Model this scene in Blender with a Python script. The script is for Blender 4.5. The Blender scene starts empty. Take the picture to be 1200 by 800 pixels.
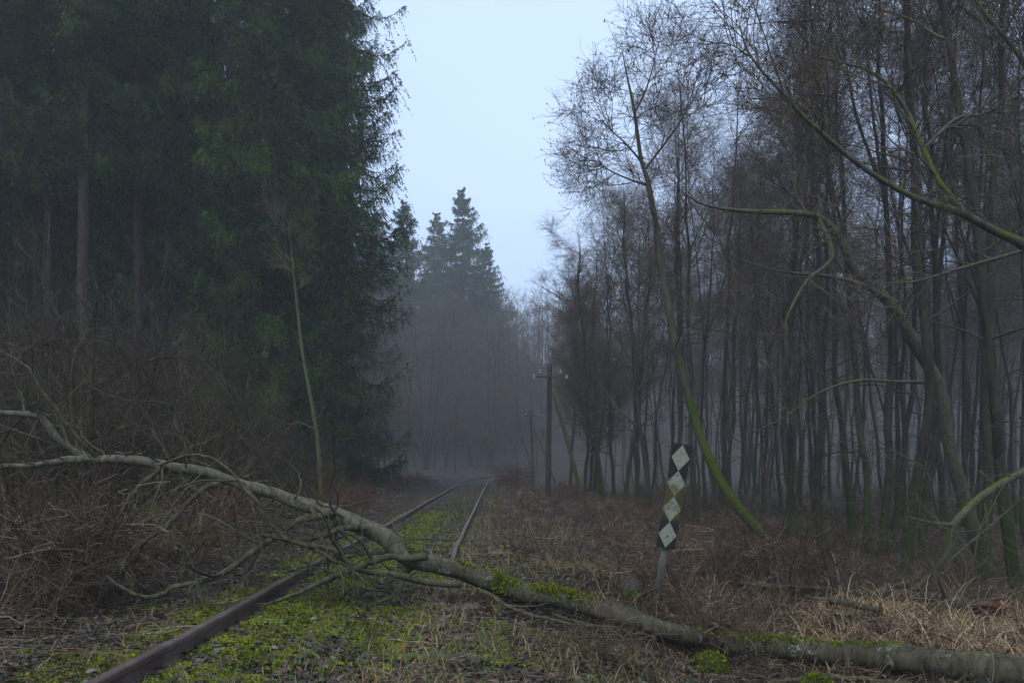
import bpy, math
import numpy as np

PI = math.pi
RNG = np.random.default_rng(7)
scene = bpy.context.scene
COL = scene.collection

# ------------------------------------------------------------------ view
F = 1000.0            # focal length in photo pixels (1200 wide)
CX, HY = 600.0, 543.0  # principal column and horizon row
EYE = 1.24

def P3(px, py, Y):
    return np.array([(px - CX) / F * Y, Y, EYE - (py - HY) / F * Y])

# ------------------------------------------------------------------ ground shape
def xc(y):
    """x of the track centre at distance y"""
    y = np.asarray(y, float)
    s = -1.41 - 0.018 * (y - 6.3)
    b = np.clip(y - 55, 0, 60)
    return s + b * b / (2 * 110.0) + np.clip(y - 115, 0, None) * 0.545

_w = np.random.default_rng(3)
_WV = []
for lam, amp in ((9, .10), (5, .07), (2.6, .045), (1.4, .028), (.7, .016), (.36, .009), (.19, .005)):
    for k in range(5):
        a = _w.uniform(0, PI); _WV.append((math.cos(a) * 2 * PI / lam, math.sin(a) * 2 * PI / lam, _w.uniform(0, 6.28), amp / 2.2, lam))

def smooth(a, b, t):
    t = np.clip((t - a) / (b - a), 0, 1)
    return t * t * (3 - 2 * t)

def hgt(x, y, fine=True):
    x = np.asarray(x, float); y = np.asarray(y, float)
    d = x - xc(y)
    near = 1 - smooth(40, 110, np.hypot(x, y))
    calm = .25 + .75 * smooth(.9, 2.4, np.abs(d))
    n = np.zeros(np.broadcast(x, y).shape)
    for kx, ky, ph, am, lam in _WV:
        if not fine and lam < 1: continue
        wob = 1.0 if lam > 2 else near
        n = n + am * np.sin(kx * x + ky * y + ph) * wob
    h = n * calm
    h = h - .33 * smooth(1.7, 4.2, d) - .5 * smooth(5, 10, d)
    h = h + .15 * smooth(-1.8, -3.5, d) + .45 * smooth(-3.5, -9, d) if False else h + .15 * smooth(1.8, 3.5, -d) + .45 * smooth(3.5, 9, -d)
    h = h + 22 * smooth(100, 185, y) + 14 * smooth(48, 120, x - .1 * y) + 9 * smooth(30, 100, -x)
    return h

def G(px, py, up=0.0):
    """point where the ray through a photo pixel meets the ground"""
    dx, dz = (px - CX) / F, -(py - HY) / F
    Y = np.geomspace(2.5, 200, 4000)
    z = EYE + dz * Y
    g = hgt(dx * Y, Y, False) + up
    i = np.argmax(z < g)
    if not (z < g).any(): i = len(Y) - 1
    return np.array([dx * Y[i], Y[i], z[i]])

def R3(px, py, up, r):
    """a point of radius r resting `up` above the ground on the pixel ray"""
    p = G(px, py, up)
    return p

# ------------------------------------------------------------------ mesh building
class MB:
    def __init__(s):
        s.V = []; s.Q = []; s.T = []; s.A = []; s.mi = []; s.n = 0
    def add(s, V, Q=None, T=None, v=None):
        V = np.asarray(V, float).reshape(-1, 3)
        if Q is not None and len(Q): s.Q.append(np.asarray(Q, int).reshape(-1, 4) + s.n)
        if T is not None and len(T): s.T.append(np.asarray(T, int).reshape(-1, 3) + s.n)
        s.V.append(V)
        s.A.append(np.full(len(V), .5) if v is None else np.broadcast_to(np.asarray(v, float), (len(V),)).copy())
        s.n += len(V)
    def tubes(s, P, R, sides=3, v=None, cap=False, rough=0.0):
        P = np.asarray(P, float); R = np.asarray(R, float)
        if P.ndim == 2: P = P[None]; R = R[None]
        N, n, _ = P.shape
        if N == 0: return
        T = np.empty_like(P)
        T[:, 1:-1] = P[:, 2:] - P[:, :-2]; T[:, 0] = P[:, 1] - P[:, 0]; T[:, -1] = P[:, -1] - P[:, -2]
        T /= np.linalg.norm(T, axis=2, keepdims=True) + 1e-9
        m = P[:, -1] - P[:, 0]; m /= np.linalg.norm(m, axis=1, keepdims=True) + 1e-9
        ref = np.where(np.abs(m[:, 2:3]) < .7, np.array([[0, 0, 1.]]), np.array([[1., 0.13, 0]]))
        ref = np.broadcast_to(ref[:, None], P.shape)
        U = np.cross(T, ref); U /= np.linalg.norm(U, axis=2, keepdims=True) + 1e-9
        W = np.cross(T, U)
        a = np.arange(sides) * 2 * PI / sides
        ring = U[:, :, None] * np.cos(a)[None, None, :, None] + W[:, :, None] * np.sin(a)[None, None, :, None]
        RR = R[:, :, None] * np.ones(sides)
        if rough:
            arc = np.cumsum(np.linalg.norm(np.diff(P, axis=1, prepend=P[:, :1]), axis=2), 1)[:, :, None]
            for ka, kl, am in ((2, 1.7, 1.2), (3, 4.1, .9), (4, 9.0, .8), (6, 19., .7), (9, 37., .6), (12, 71., .5)):
                ph = kl * 1.7; RR = RR * (1 + rough * am * np.sin(ka * a + arc * kl + ph + 1.3 * np.sin(arc * kl * .37 + ka)))
        V = P[:, :, None] + ring * RR[..., None]
        idx = np.arange(N * n * sides).reshape(N, n, sides)
        A = idx[:, :-1, :]; B = idx[:, 1:, :]
        Q = np.stack([A, np.roll(A, -1, 2), np.roll(B, -1, 2), B], -1).reshape(-1, 4)
        vv = None
        if v is not None: vv = np.repeat(np.broadcast_to(v, (N,)), n * sides)
        s.add(V.reshape(-1, 3), Q, None, vv)
        if cap:
            for k in range(N):
                for e, rv in ((0, False), (n - 1, True)):
                    r = list(idx[k, e] + s.n - N * n * sides)
                    c = s.n
                    s.V.append(P[k, e][None]); s.A.append(np.array([.5])); s.n += 1
                    t = [[r[(j + 1) % sides], r[j], c] if not rv else [r[j], r[(j + 1) % sides], c] for j in range(sides)]
                    s.T.append(np.array(t))
    def ribbons(s, P, W, S, v=None):
        """flat blades: P (N,n,3), half widths W (N,n), side vectors S (N,3)"""
        N, n, _ = P.shape
        L = P - S[:, None] * W[..., None]; Rr = P + S[:, None] * W[..., None]
        V = np.stack([L, Rr], 2)
        idx = np.arange(N * n * 2).reshape(N, n, 2)
        Q = np.stack([idx[:, :-1, 0], idx[:, :-1, 1], idx[:, 1:, 1], idx[:, 1:, 0]], -1)
        s.add(V, Q, None, None if v is None else np.repeat(v, n * 2))
    def tris(s, A, B, C, v=None):
        N = len(A)
        V = np.stack([A, B, C], 1)
        s.add(V, None, np.arange(N * 3).reshape(N, 3), None if v is None else np.repeat(v, 3))
    def box(s, c, sx, sy, sz, M=None, v=None, bev=0.0):
        x, y, z = sx / 2, sy / 2, sz / 2
        if bev:
            b = bev; V = []; 
            for k in (-1, 1):
                for (zz, q) in ((z, b), (z - b, 0)):
                    if k < 0: zz_, q_ = (-(z if q == b else z - b), q)
                    else: zz_, q_ = ((z if q == b else z - b), q)
            rings = [(-z, b), (-z + b, 0), (z - b, 0), (z, b)]
            for zz, q in rings:
                for (ax, ay) in ((-x + q + (0 if q else b), -y + q), (x - q - (0 if q else b), -y + q), (x - q, -y + q + (0 if q else b)), (x - q, y - q - (0 if q else b)),
                                 (x - q - (0 if q else b), y - q), (-x + q + (0 if q else b), y - q), (-x + q, y - q - (0 if q else b)), (-x + q, -y + q + (0 if q else b))):
                    V.append((ax, ay, zz))
            V = np.array(V, float)
            Q = []
            for r in range(3):
                for j in range(8):
                    a_, b_ = r * 8 + j, r * 8 + (j + 1) % 8
                    Q.append((a_, b_, b_ + 8, a_ + 8))
            T = [(24, 24 + j, 24 + j + 1) for j in range(1, 7)] + [(0, j + 1, j) for j in range(1, 7)]
            V = V @ M.T if M is not None else V
            s.add(V + np.asarray(c), Q, T, v); return
        V = np.array([(a, b, cc) for cc in (-z, z) for (a, b) in ((-x, -y), (x, -y), (x, y), (-x, y))], float)
        if M is not None: V = V @ M.T
        Q = [(0, 3, 2, 1), (4, 5, 6, 7), (0, 1, 5, 4), (1, 2, 6, 5), (2, 3, 7, 6), (3, 0, 4, 7)]
        s.add(V + np.asarray(c), Q, None, v)
    def mesh(s, name, mat, smooth_=True):
        V = np.concatenate(s.V); A = np.concatenate(s.A)
        Q = np.concatenate(s.Q) if s.Q else np.zeros((0, 4), int)
        T = np.concatenate(s.T) if s.T else np.zeros((0, 3), int)
        me = bpy.data.meshes.new(name)
        me.vertices.add(len(V)); me.vertices.foreach_set('co', V.astype(np.float32).ravel())
        nl = Q.size + T.size
        me.loops.add(nl); me.loops.foreach_set('vertex_index', np.concatenate([Q.ravel(), T.ravel()]).astype(np.int32))
        me.polygons.add(len(Q) + len(T))
        tot = np.concatenate([np.full(len(Q), 4), np.full(len(T), 3)]).astype(np.int32)
        st = np.concatenate([[0], np.cumsum(tot)[:-1]]).astype(np.int32)
        me.polygons.foreach_set('loop_start', st)
        me.polygons.foreach_set('use_smooth', np.full(len(tot), smooth_, dtype=bool))
        at = me.attributes.new('v', 'FLOAT', 'POINT'); at.data.foreach_set('value', A.astype(np.float32))
        me.update(calc_edges=True)
        me.materials.append(mat); print(name, len(tot)) if len(tot) > 60000 else None
        return me
    def build(s, name, mat, parent=None, smooth_=True):
        o = bpy.data.objects.new(name, s.mesh(name, mat, smooth_)); COL.objects.link(o)
        if parent is not None: o.parent = parent
        return o

def tag(o, label=None, cat=None, group=None, kind=None):
    if label: o['label'] = label
    if cat: o['category'] = cat
    if group: o['group'] = group
    if kind: o['kind'] = kind
    return o

def empty(name, loc=(0, 0, 0), rz=0):
    o = bpy.data.objects.new(name, None); COL.objects.link(o)
    o.location = loc; o.rotation_euler = (0, 0, rz); o.empty_display_size = .3
    return o

def dup(root, loc, rz, sc=1.0, tilt=(0, 0)):
    r = root.copy(); COL.objects.link(r); r.location = loc
    r.rotation_euler = (tilt[0], tilt[1], rz); r.scale = (sc, sc, sc)
    for ch in list(root.children):
        c = ch.copy(); COL.objects.link(c); c.parent = r
    return r

# ------------------------------------------------------------------ branching
def unit(a): return a / (np.linalg.norm(a, axis=-1, keepdims=True) + 1e-9)

def grow(P, R, per, n, t0, t1, ang, L, wob, up, rk=.6, rmin=.003, rend=.3, rng=RNG, taperL=0.0, tpow=1.0, az=None):
    """children of the polylines P: returns (P2, R2)"""
    N, m, _ = P.shape
    K = max(1, int(N * per))
    i = rng.integers(0, N, K) if per < 1 else np.repeat(np.arange(N), int(per)); K = len(i)
    t = t0 + (t1 - t0) * rng.random(K) ** tpow
    f = t * (m - 1); a = np.clip(f.astype(int), 0, m - 2); w = (f - a)[:, None]
    p = P[i, a] * (1 - w) + P[i, a + 1] * w
    r = R[i, a] * (1 - w[:, 0]) + R[i, a + 1] * w[:, 0]
    T = unit(P[i, a + 1] - P[i, a])
    rv = unit(rng.normal(size=(K, 3)))
    per_ = unit(rv - (rv * T).sum(1, keepdims=True) * T)
    an = np.radians(rng.uniform(ang[0], ang[1], K))[:, None]
    d = unit(np.cos(an) * T + np.sin(an) * per_)
    Ln = rng.uniform(L[0], L[1], K) * (1 - taperL * t)
    out = np.empty((K, n, 3)); out[:, 0] = p
    for k in range(1, n):
        d = unit(d + rng.normal(size=(K, 3)) * wob + np.array([0, 0, up]))
        out[:, k] = out[:, k - 1] + d * (Ln / (n - 1))[:, None]
    r0 = np.maximum(np.minimum(r * rk, Ln * .022 + .002), rmin)
    rr = r0[:, None] * np.linspace(1, rend, n)[None]
    rr = np.maximum(rr, rmin * .6)
    return out, rr

def spline(pts, n):
    """Catmull-Rom through rows of pts (any number of columns), n samples"""
    p = np.asarray(pts, float); m = len(p)
    q = np.vstack([2 * p[0] - p[1], p, 2 * p[-1] - p[-2]])
    t = np.linspace(0, m - 1 - 1e-6, n); i = t.astype(int); u = (t - i)[:, None]
    a, b, c, d = q[i], q[i + 1], q[i + 2], q[i + 3]
    return .5 * ((2 * b) + (c - a) * u + (2 * a - 5 * b + 4 * c - d) * u ** 2 + (3 * b - a - 3 * c + d) * u ** 3)

def blobs(mb, C, r, v):
    """little octahedra (alder cones, buds)"""
    N = len(C)
    D = np.array([(1, 0, 0), (-1, 0, 0), (0, 1, 0), (0, -1, 0), (0, 0, 1.4), (0, 0, -1.4)], float)
    V = C[:, None] + D[None] * r[:, None, None]
    base = (np.arange(N) * 6)[:, None, None]
    T = np.array([(0, 2, 4), (2, 1, 4), (1, 3, 4), (3, 0, 4), (2, 0, 5), (1, 2, 5), (3, 1, 5), (0, 3, 5)])[None] + base
    mb.add(V, None, T.reshape(-1, 3), np.repeat(v, 6))

# ------------------------------------------------------------------ materials
def nodes(name):
    m = bpy.data.materials.new(name); m.use_nodes = True
    nt = m.node_tree; b = nt.nodes['Principled BSDF']
    return m, nt, b

class N:
    def __init__(s, nt): s.nt = nt
    def n(s, typ, **kw):
        x = s.nt.nodes.new(typ)
        for k, v in kw.items():
            if k[0] == '_': setattr(x, k[1:], v)
        return x
    def link(s, a, b): s.nt.links.new(a, b)
    def coord(s, kind='Object', scale=(1, 1, 1)):
        c = s.n('ShaderNodeTexCoord'); m = s.n('ShaderNodeMapping'); m.inputs['Scale'].default_value = scale
        s.link(c.outputs[kind], m.inputs['Vector']); return m.outputs['Vector']
    def noise(s, vec, scale, detail=4, rough=.6):
        x = s.n('ShaderNodeTexNoise'); x.inputs['Scale'].default_value = scale
        x.inputs['Detail'].default_value = detail; x.inputs['Roughness'].default_value = rough
        if vec is not None: s.link(vec, x.inputs['Vector'])
        return x.outputs['Fac']
    def ramp(s, fac, stops, const=False):
        x = s.n('ShaderNodeValToRGB'); e = x.color_ramp.elements
        if const: x.color_ramp.interpolation = 'CONSTANT'
        while len(e) < len(stops): e.new(.5)
        for k, (p, c) in enumerate(stops):
            e[k].position = p; e[k].color = (*c, 1) if len(c) == 3 else c
        s.link(fac, x.inputs['Fac']); return x.outputs['Color']
    def fac(s, fac, a, b):
        x = s.n('ShaderNodeMapRange'); x.inputs['From Min'].default_value = a; x.inputs['From Max'].default_value = b
        s.link(fac, x.inputs['Value']); return x.outputs['Result']
    def math(s, op, a, b=None, clamp=False):
        x = s.n('ShaderNodeMath', _operation=op); x.use_clamp = clamp
        for k, q in enumerate((a, b)):
            if q is None: continue
            if isinstance(q, (int, float)): x.inputs[k].default_value = q
            else: s.link(q, x.inputs[k])
        return x.outputs[0]
    def mix(s, f, a, b):
        x = s.n('ShaderNodeMix', _data_type='RGBA')
        for sock, q in ((x.inputs[0], f), (x.inputs[6], a), (x.inputs[7], b)):
            if isinstance(q, (int, float)): sock.default_value = q
            elif isinstance(q, tuple): sock.default_value = (*q, 1)
            else: s.link(q, sock)
        return x.outputs[2]
    def attr(s, name='v'):
        x = s.n('ShaderNodeAttribute', _attribute_name=name); return x.outputs['Fac']
    def bump(s, h, b, strength=.4, dist=.02):
        x = s.n('ShaderNodeBump'); x.inputs['Strength'].default_value = strength; x.inputs['Distance'].default_value = dist
        s.link(h, x.inputs['Height']); s.link(x.outputs[0], b.inputs['Normal'])
    def sep(s, vec):
        x = s.n('ShaderNodeSeparateXYZ'); s.link(vec, x.inputs[0]); return x.outputs

def mat_bark(name, c0, c1, moss=(.055, .085, .012), moss_h=1.2, moss_amt=.5, lichen=None, lich_amt=.62, scale=14, up_moss=0.0, fog=None):
    """bark: rough streaked, moss climbing from the foot, optional lichen patches"""
    m, nt, b = nodes(name); q = N(nt)
    v = q.coord('Object', (1, 1, .22)); v1 = q.coord('Object')
    n1 = q.noise(v, scale, 6, .75); n2 = q.noise(v1, 2.3, 5, .65); n3 = q.noise(v1, 11, 4, .7)
    col = q.mix(q.fac(n1, .35, .68), c0, c1)
    if lichen:
        lf = q.fac(q.math('ADD', q.noise(v1, 7, 6, .75), q.math('MULTIPLY', q.noise(v1, 1.3, 2), .25)), lich_amt + .06, lich_amt + .10)
        col = q.mix(q.math('MULTIPLY', lf, .85), col, lichen)
    if name == 'fallen':   # a paler colour is mixed in along the stem towards its top end
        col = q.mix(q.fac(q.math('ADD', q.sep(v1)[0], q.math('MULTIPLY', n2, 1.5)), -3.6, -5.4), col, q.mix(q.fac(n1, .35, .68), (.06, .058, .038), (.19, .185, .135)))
    z = q.sep(v1)[2]
    g = q.n('ShaderNodeNewGeometry'); nz = q.sep(g.outputs['Normal'])[2]
    hz = q.fac(z, moss_h, 0.0) if moss_h > 0 else 0.0
    mf = q.math('ADD', q.math('MULTIPLY', hz, .5), q.math('MULTIPLY', n2, 1.0))
    if up_moss: mf = q.math('ADD', mf, q.math('MULTIPLY', nz, up_moss))
    mf = q.fac(q.math('ADD', mf, q.math('MULTIPLY', n3, .25)), 1.12 - moss_amt, 1.27 - moss_amt)
    mcol = q.mix(n3, tuple(x * .55 for x in moss), tuple(x * 1.5 for x in moss))
    col = q.mix(mf, col, mcol)
    q.link(col, b.inputs['Base Color'])
    b.inputs['Roughness'].default_value = .85; b.inputs['Specular IOR Level'].default_value = .12
    q.bump(q.math('ADD', n1, q.math('MULTIPLY', n3, .6)), b, .7, .02)
    return m

def mat_v(name, stops, rough=.85, const=False, trans=0, spec=.1):
    """colour picked per piece from the attribute v"""
    m, nt, b = nodes(name); q = N(nt)
    col = q.ramp(q.attr(), stops, const)
    q.link(col, b.inputs['Base Color'])
    b.inputs['Roughness'].default_value = rough; b.inputs['Specular IOR Level'].default_value = spec
    return m

M = {}
M['alder_bark'] = mat_bark('alder_bark', (.014, .013, .010), (.058, .053, .04), moss=(.030, .040, .010), moss_h=2.6, moss_amt=.36, scale=9)
M['mossy_bark'] = mat_bark('mossy_bark', (.04, .038, .03), (.10, .095, .07), moss=(.05, .072, .009), moss_h=4.0, moss_amt=.44, scale=12)
M['spruce_bark'] = mat_bark('spruce_bark', (.024, .020, .017), (.075, .063, .053), moss_h=.5, moss_amt=.2, scale=9)
M['twig'] = mat_v('twig', [(0, (.036, .029, .022)), (.5, (.088, .070, .052)), (1, (.17, .14, .10))])
M['twig_mossy'] = mat_v('twig_mossy', [(0, (.04, .038, .028)), (.5, (.08, .075, .045)), (1, (.10, .11, .05))])
M['needles'] = mat_v('needles', [(0, (.008, .018, .006)), (.4, (.017, .042, .010)), (.7, (.05, .115, .018)), (.93, (.11, .20, .032)), (1, (.09, .08, .035))], .6)
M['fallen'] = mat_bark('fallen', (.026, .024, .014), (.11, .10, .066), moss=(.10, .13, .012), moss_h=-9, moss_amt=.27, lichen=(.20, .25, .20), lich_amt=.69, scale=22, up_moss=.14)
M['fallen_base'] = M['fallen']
M['bough'] = mat_bark('bough', (.03, .028, .015), (.13, .12, .07), moss=(.08, .11, .015), moss_h=-9, moss_amt=.36, lichen=(.20, .26, .21), lich_amt=.72, scale=18)
M['limb'] = mat_bark('limb', (.045, .045, .035), (.12, .12, .085), moss=(.075, .10, .012), moss_h=-9, moss_amt=.51, lichen=(.20, .24, .21), lich_amt=.70, scale=16, up_moss=.10)
M['sapling'] = mat_bark('sapling', (.05, .055, .025), (.12, .125, .06), moss_amt=.3, scale=20)
M['bramble'] = mat_v('bramble', [(0, (.024, .016, .010)), (.35, (.078, .050, .031)), (.7, (.15, .104, .064)), (.93, (.25, .195, .14)), (1, (.46, .38, .28))])
M['russet'] = mat_v('russet', [(0, (.05, .024, .016)), (.6, (.11, .05, .03)), (1, (.17, .09, .055))])
M['thicket'] = mat_v('thicket', [(0, (.018, .013, .01)), (.4, (.045, .034, .022)), (.8, (.09, .072, .046)), (.97, (.16, .14, .10)), (1, (.26, .23, .18))])
M['straw'] = mat_v('straw', [(0, (.14, .09, .045)), (.5, (.30, .21, .11)), (1, (.50, .40, .26))], .7)
M['grass'] = mat_v('grass', [(0, (.03, .05, .012)), (.35, (.06, .10, .02)), (.6, (.10, .12, .03)), (.62, (.16, .12, .055)), (1, (.34, .27, .15))], .7)
M['mosstuft'] = mat_v('mosstuft', [(0, (.045, .06, .008)), (.5, (.13, .165, .014)), (1, (.30, .33, .035))], .9)
M['leaf'] = mat_v('leaf', [(0, (.035, .024, .016)), (.25, (.065, .042, .028)), (.5, (.10, .062, .04)), (.62, (.17, .065, .03)), (.67, (.06, .058, .048)), (.84, (.11, .12, .108)), (.90, (.04, .075, .02)), (.97, (.17, .14, .10))], .65, const=True, spec=.35)
M['stone'] = mat_v('stone', [(0, (.05, .048, .046)), (1, (.16, .155, .15))], .8)

def mat_ground():
    m, nt, b = nodes('ground'); q = N(nt)
    v = q.coord('Object')
    n1 = q.noise(v, 1.1, 6, .65); n2 = q.noise(v, 9, 6, .7); n3 = q.noise(v, 45, 5, .75)
    vo = q.n('ShaderNodeTexVoronoi'); vo.inputs['Scale'].default_value = 22; q.link(v, vo.inputs['Vector'])
    sp = q.n('ShaderNodeSeparateColor'); q.link(vo.outputs['Color'], sp.inputs[0])
    litter = q.ramp(sp.outputs[0], [(0, (.018, .013, .009)), (.35, (.045, .028, .018)), (.6, (.08, .048, .03)), (.8, (.05, .042, .03)), (.93, (.11, .078, .05))])
    soil = q.mix(q.fac(n3, .35, .7), (.010, .007, .005), (.05, .034, .022))
    col = q.mix(q.fac(n2, .4, .62), soil, litter)
    mossc = q.mix(q.fac(n3, .35, .72), (.018, .024, .004), (.12, .14, .014))
    mf = q.fac(q.math('ADD', q.attr('v'), q.math('ADD', q.math('MULTIPLY', n1, .8), q.math('MULTIPLY', n2, .5))), .99, 1.15)
    col = q.mix(mf, col, mossc)
    q.link(col, b.inputs['Base Color']); b.inputs['Roughness'].default_value = .85
    b.inputs['Specular IOR Level'].default_value = .25
    q.bump(q.math('ADD', n3, q.math('ADD', q.math('MULTIPLY', n2, 1.2), q.math('MULTIPLY', sp.outputs[1], .4))), b, .9, .04)
    return m
M['ground'] = mat_ground()

def mat_rail():
    m, nt, b = nodes('rail_steel'); q = N(nt); v = q.coord('Object')
    n1 = q.noise(v, 4, 6, .7); n2 = q.noise(v, 60, 4, .7)
    col = q.ramp(n1, [(.3, (.055, .038, .036)), (.5, (.115, .078, .062)), (.7, (.18, .14, .12))])
    col = q.mix(q.fac(n2, .45, .7), col, (.075, .042, .03))
    q.link(col, b.inputs['Base Color']); b.inputs['Roughness'].default_value = .55; b.inputs['Metallic'].default_value = .25
    q.bump(n2, b, .5, .004)
    return m
M['rail'] = mat_rail()
M['sleeper'] = mat_bark('sleeper', (.05, .045, .04), (.14, .13, .12), moss_h=.1, moss_amt=.42, scale=16)
M['pole'] = mat_bark('pole', (.022, .019, .016), (.06, .052, .042), moss_h=.4, moss_amt=.25, scale=10)
M['brace'] = mat_bark('brace', (.05, .052, .025), (.11, .115, .05), moss=(.07, .08, .025), moss_h=3, moss_amt=.40, scale=10)
M['post'] = mat_bark('post', (.05, .05, .04), (.14, .14, .115), moss=(.07, .09, .02), moss_h=.3, moss_amt=.35, scale=16)

def plain(name, c, rough=.7, metal=0):
    m, nt, b = nodes(name); q = N(nt); v = q.coord('Object')
    n = q.noise(v, 18, 5, .7)
    q.link(q.mix(q.fac(n, .3, .7), tuple(x * .6 for x in c), c), b.inputs['Base Color'])
    b.inputs['Roughness'].default_value = rough; b.inputs['Metallic'].default_value = metal
    return m
M['iron'] = plain('iron', (.05, .045, .04), .6, .4)
M['porcelain'] = plain('porcelain', (.24, .26, .25), .35)

def mat_board(name, base, grime, amt):
    m, nt, b = nodes(name); q = N(nt); v = q.coord('Object')
    n = q.noise(v, 9, 6, .75); n2 = q.noise(v, 40, 5, .7)
    z = q.sep(v)[2]
    band = q.math('MULTIPLY', q.fac(z, .16, .32), q.fac(z, .74, .58))
    f = q.fac(q.math('ADD', q.math('MULTIPLY', band, amt), n), .72, .9)
    dirt = q.ramp(n2, [(.3, (.03, .024, .012)), (.5, (.06, .055, .018)), (.7, (.10, .10, .03))])
    col = q.mix(f, base, dirt)
    col = q.mix(q.math('MULTIPLY', q.fac(n2, .52, .66), grime), col, tuple(x * .45 for x in base))
    q.link(col, b.inputs['Base Color']); b.inputs['Roughness'].default_value = .7; b.inputs['Specular IOR Level'].default_value = .12
    return m
M['board_black'] = mat_board('board_black', (.018, .019, .022), .2, .42)
M['board_white'] = mat_board('board_white', (.22, .245, .19), .9, .26)
M['broken'] = mat_bark('broken', (.09, .04, .02), (.22, .085, .04), moss_amt=-.5, scale=20)

# ------------------------------------------------------------------ ground sheet
def axis(lo, hi, mid, n, k):
    t = np.linspace(-1, 1, n)
    s = np.sinh(k * t) / math.sinh(k)
    return np.where(s < 0, mid + s * (mid - lo), mid + s * (hi - mid))
gx = axis(-340, 340, 0.0, 470, 6.6)
gy = axis(-260, 420, 7.0, 520, 6.4)
GX, GY = np.meshgrid(gx, gy)
GZ = hgt(GX, GY)
def mossiness(x, y):
    d = x - xc(y)
    m = .25 * np.exp(-(d / 1.25) ** 2) + .23 * np.exp(-((d + 1.7) / 1.5) ** 2) + .14 * np.exp(-((d - 2.0) / 1.8) ** 2)
    m = m * (.70 + .30 * np.exp(-((y - 5) / 5) ** 2)) + .12 * np.exp(-(d / 1.3) ** 2)
    return m
gm = MB()
ny, nx = GX.shape
ii = np.arange(nx * ny).reshape(ny, nx)
gm.add(np.stack([GX, GY, GZ], -1), np.stack([ii[:-1, :-1], ii[:-1, 1:], ii[1:, 1:], ii[1:, :-1]], -1).reshape(-1, 4), None, mossiness(GX, GY).ravel())
tag(gm.build('ground', M['ground']), kind='structure')

# ------------------------------------------------------------------ rails and sleepers
prof = np.array([(-.062, 0), (-.062, .010), (-.018, .022), (-.009, .034), (-.009, .098), (-.014, .106), (-.036, .113), (-.036, .140), (-.030, .148),
                 (.030, .148), (.036, .140), (.036, .113), (.014, .106), (.009, .098), (.009, .034), (.018, .022), (.062, .010), (.062, 0)])
def rail(off, zsink, name, label):
    ys = np.concatenate([np.arange(-6, 60, .5), np.arange(60, 108, 1.0)])
    c = np.stack([xc(ys), ys], 1); t = unit(np.gradient(c, axis=0)); nrm = np.stack([t[:, 1], -t[:, 0]], 1)
    ctr = c + nrm * off
    wig = (.012 if off < 0 else .018) * np.sin(ys * .62 + off) + .008 * np.sin(ys * 1.9)
    z = hgt(xc(ys), ys, False) * .35 + zsink(ys) + wig * .5
    mb = MB()
    V = np.empty((len(ys), len(prof), 3))
    V[:, :, :2] = ctr[:, None] + nrm[:, None] * (prof[:, 0][None, :, None] * .88 + wig[:, None, None] * .6)
    V[:, :, 2] = z[:, None] + prof[:, 1][None]
    idx = np.arange(V.shape[0] * V.shape[1]).reshape(V.shape[:2])
    A = idx[:-1]; B = idx[1:]
    mb.add(V, np.stack([A, B, np.roll(B, -1, 1), np.roll(A, -1, 1)], -1).reshape(-1, 4))
    o = mb.build(name, M['rail'], None, False)
    tag(o, label, 'rail', 'rails of the disused track')
    return o
left_rail = rail(-.7175, lambda y: -.005 + 0 * y, 'rail', 'left rail of the overgrown track, dark rusty steel running under the fallen tree')
rail(.7175, lambda y: -.19 + .115 * smooth(9, 13, y) + .045 * np.sin(y * 1.7) * smooth(16, 8, y), 'rail', 'right rail, half buried in moss and weeds between the fallen tree and the bend')

for y in np.arange(4.3, 15, .66):
    xr = float(xc(y)) - .7175; zr = float(hgt(xc(y), y, False)) * .35 - .004
    mb = MB(); mb.box((xr, y, zr + .004), .30, .15, .016, bev=.003)
    for sx in (-1, 1): mb.box((xr + sx * .066, y, zr + .026), .05, .07, .03, bev=.004)
    pl = mb.build('tie_plate', M['rail'], left_rail, False)
    for sx in (-1, 1):
        mb = MB(); mb.tubes(np.array([[(xr + sx * .10, y, zr), (xr + sx * .10, y, zr + .055)]]), np.array([[.016, .014]]), 6, cap=True); mb.build('bolt', M['rail'], pl, False)
k = 0
for y in np.arange(4.3, 22, .66):
    mb = MB(); w = 2.35
    a = RNG.normal(0, .015)
    Mz = np.array([(math.cos(a), -math.sin(a), 0), (math.sin(a), math.cos(a), 0), (0, 0, 1)])
    x0 = float(xc(y))
    mb.box((0, 0, 0), w, .23, .14, Mz, bev=.012)
    o = mb.build('sleeper', M['sleeper'], None, False)
    o.location = (x0 + RNG.normal(0, .02), y, float(hgt(x0, y, False)) * .35 - .092 + RNG.normal(0, .010))
    tag(o, 'old timber sleeper sunk in moss and leaves between the two rails', 'sleeper', 'sleepers sunk in the moss between the rails')

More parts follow.
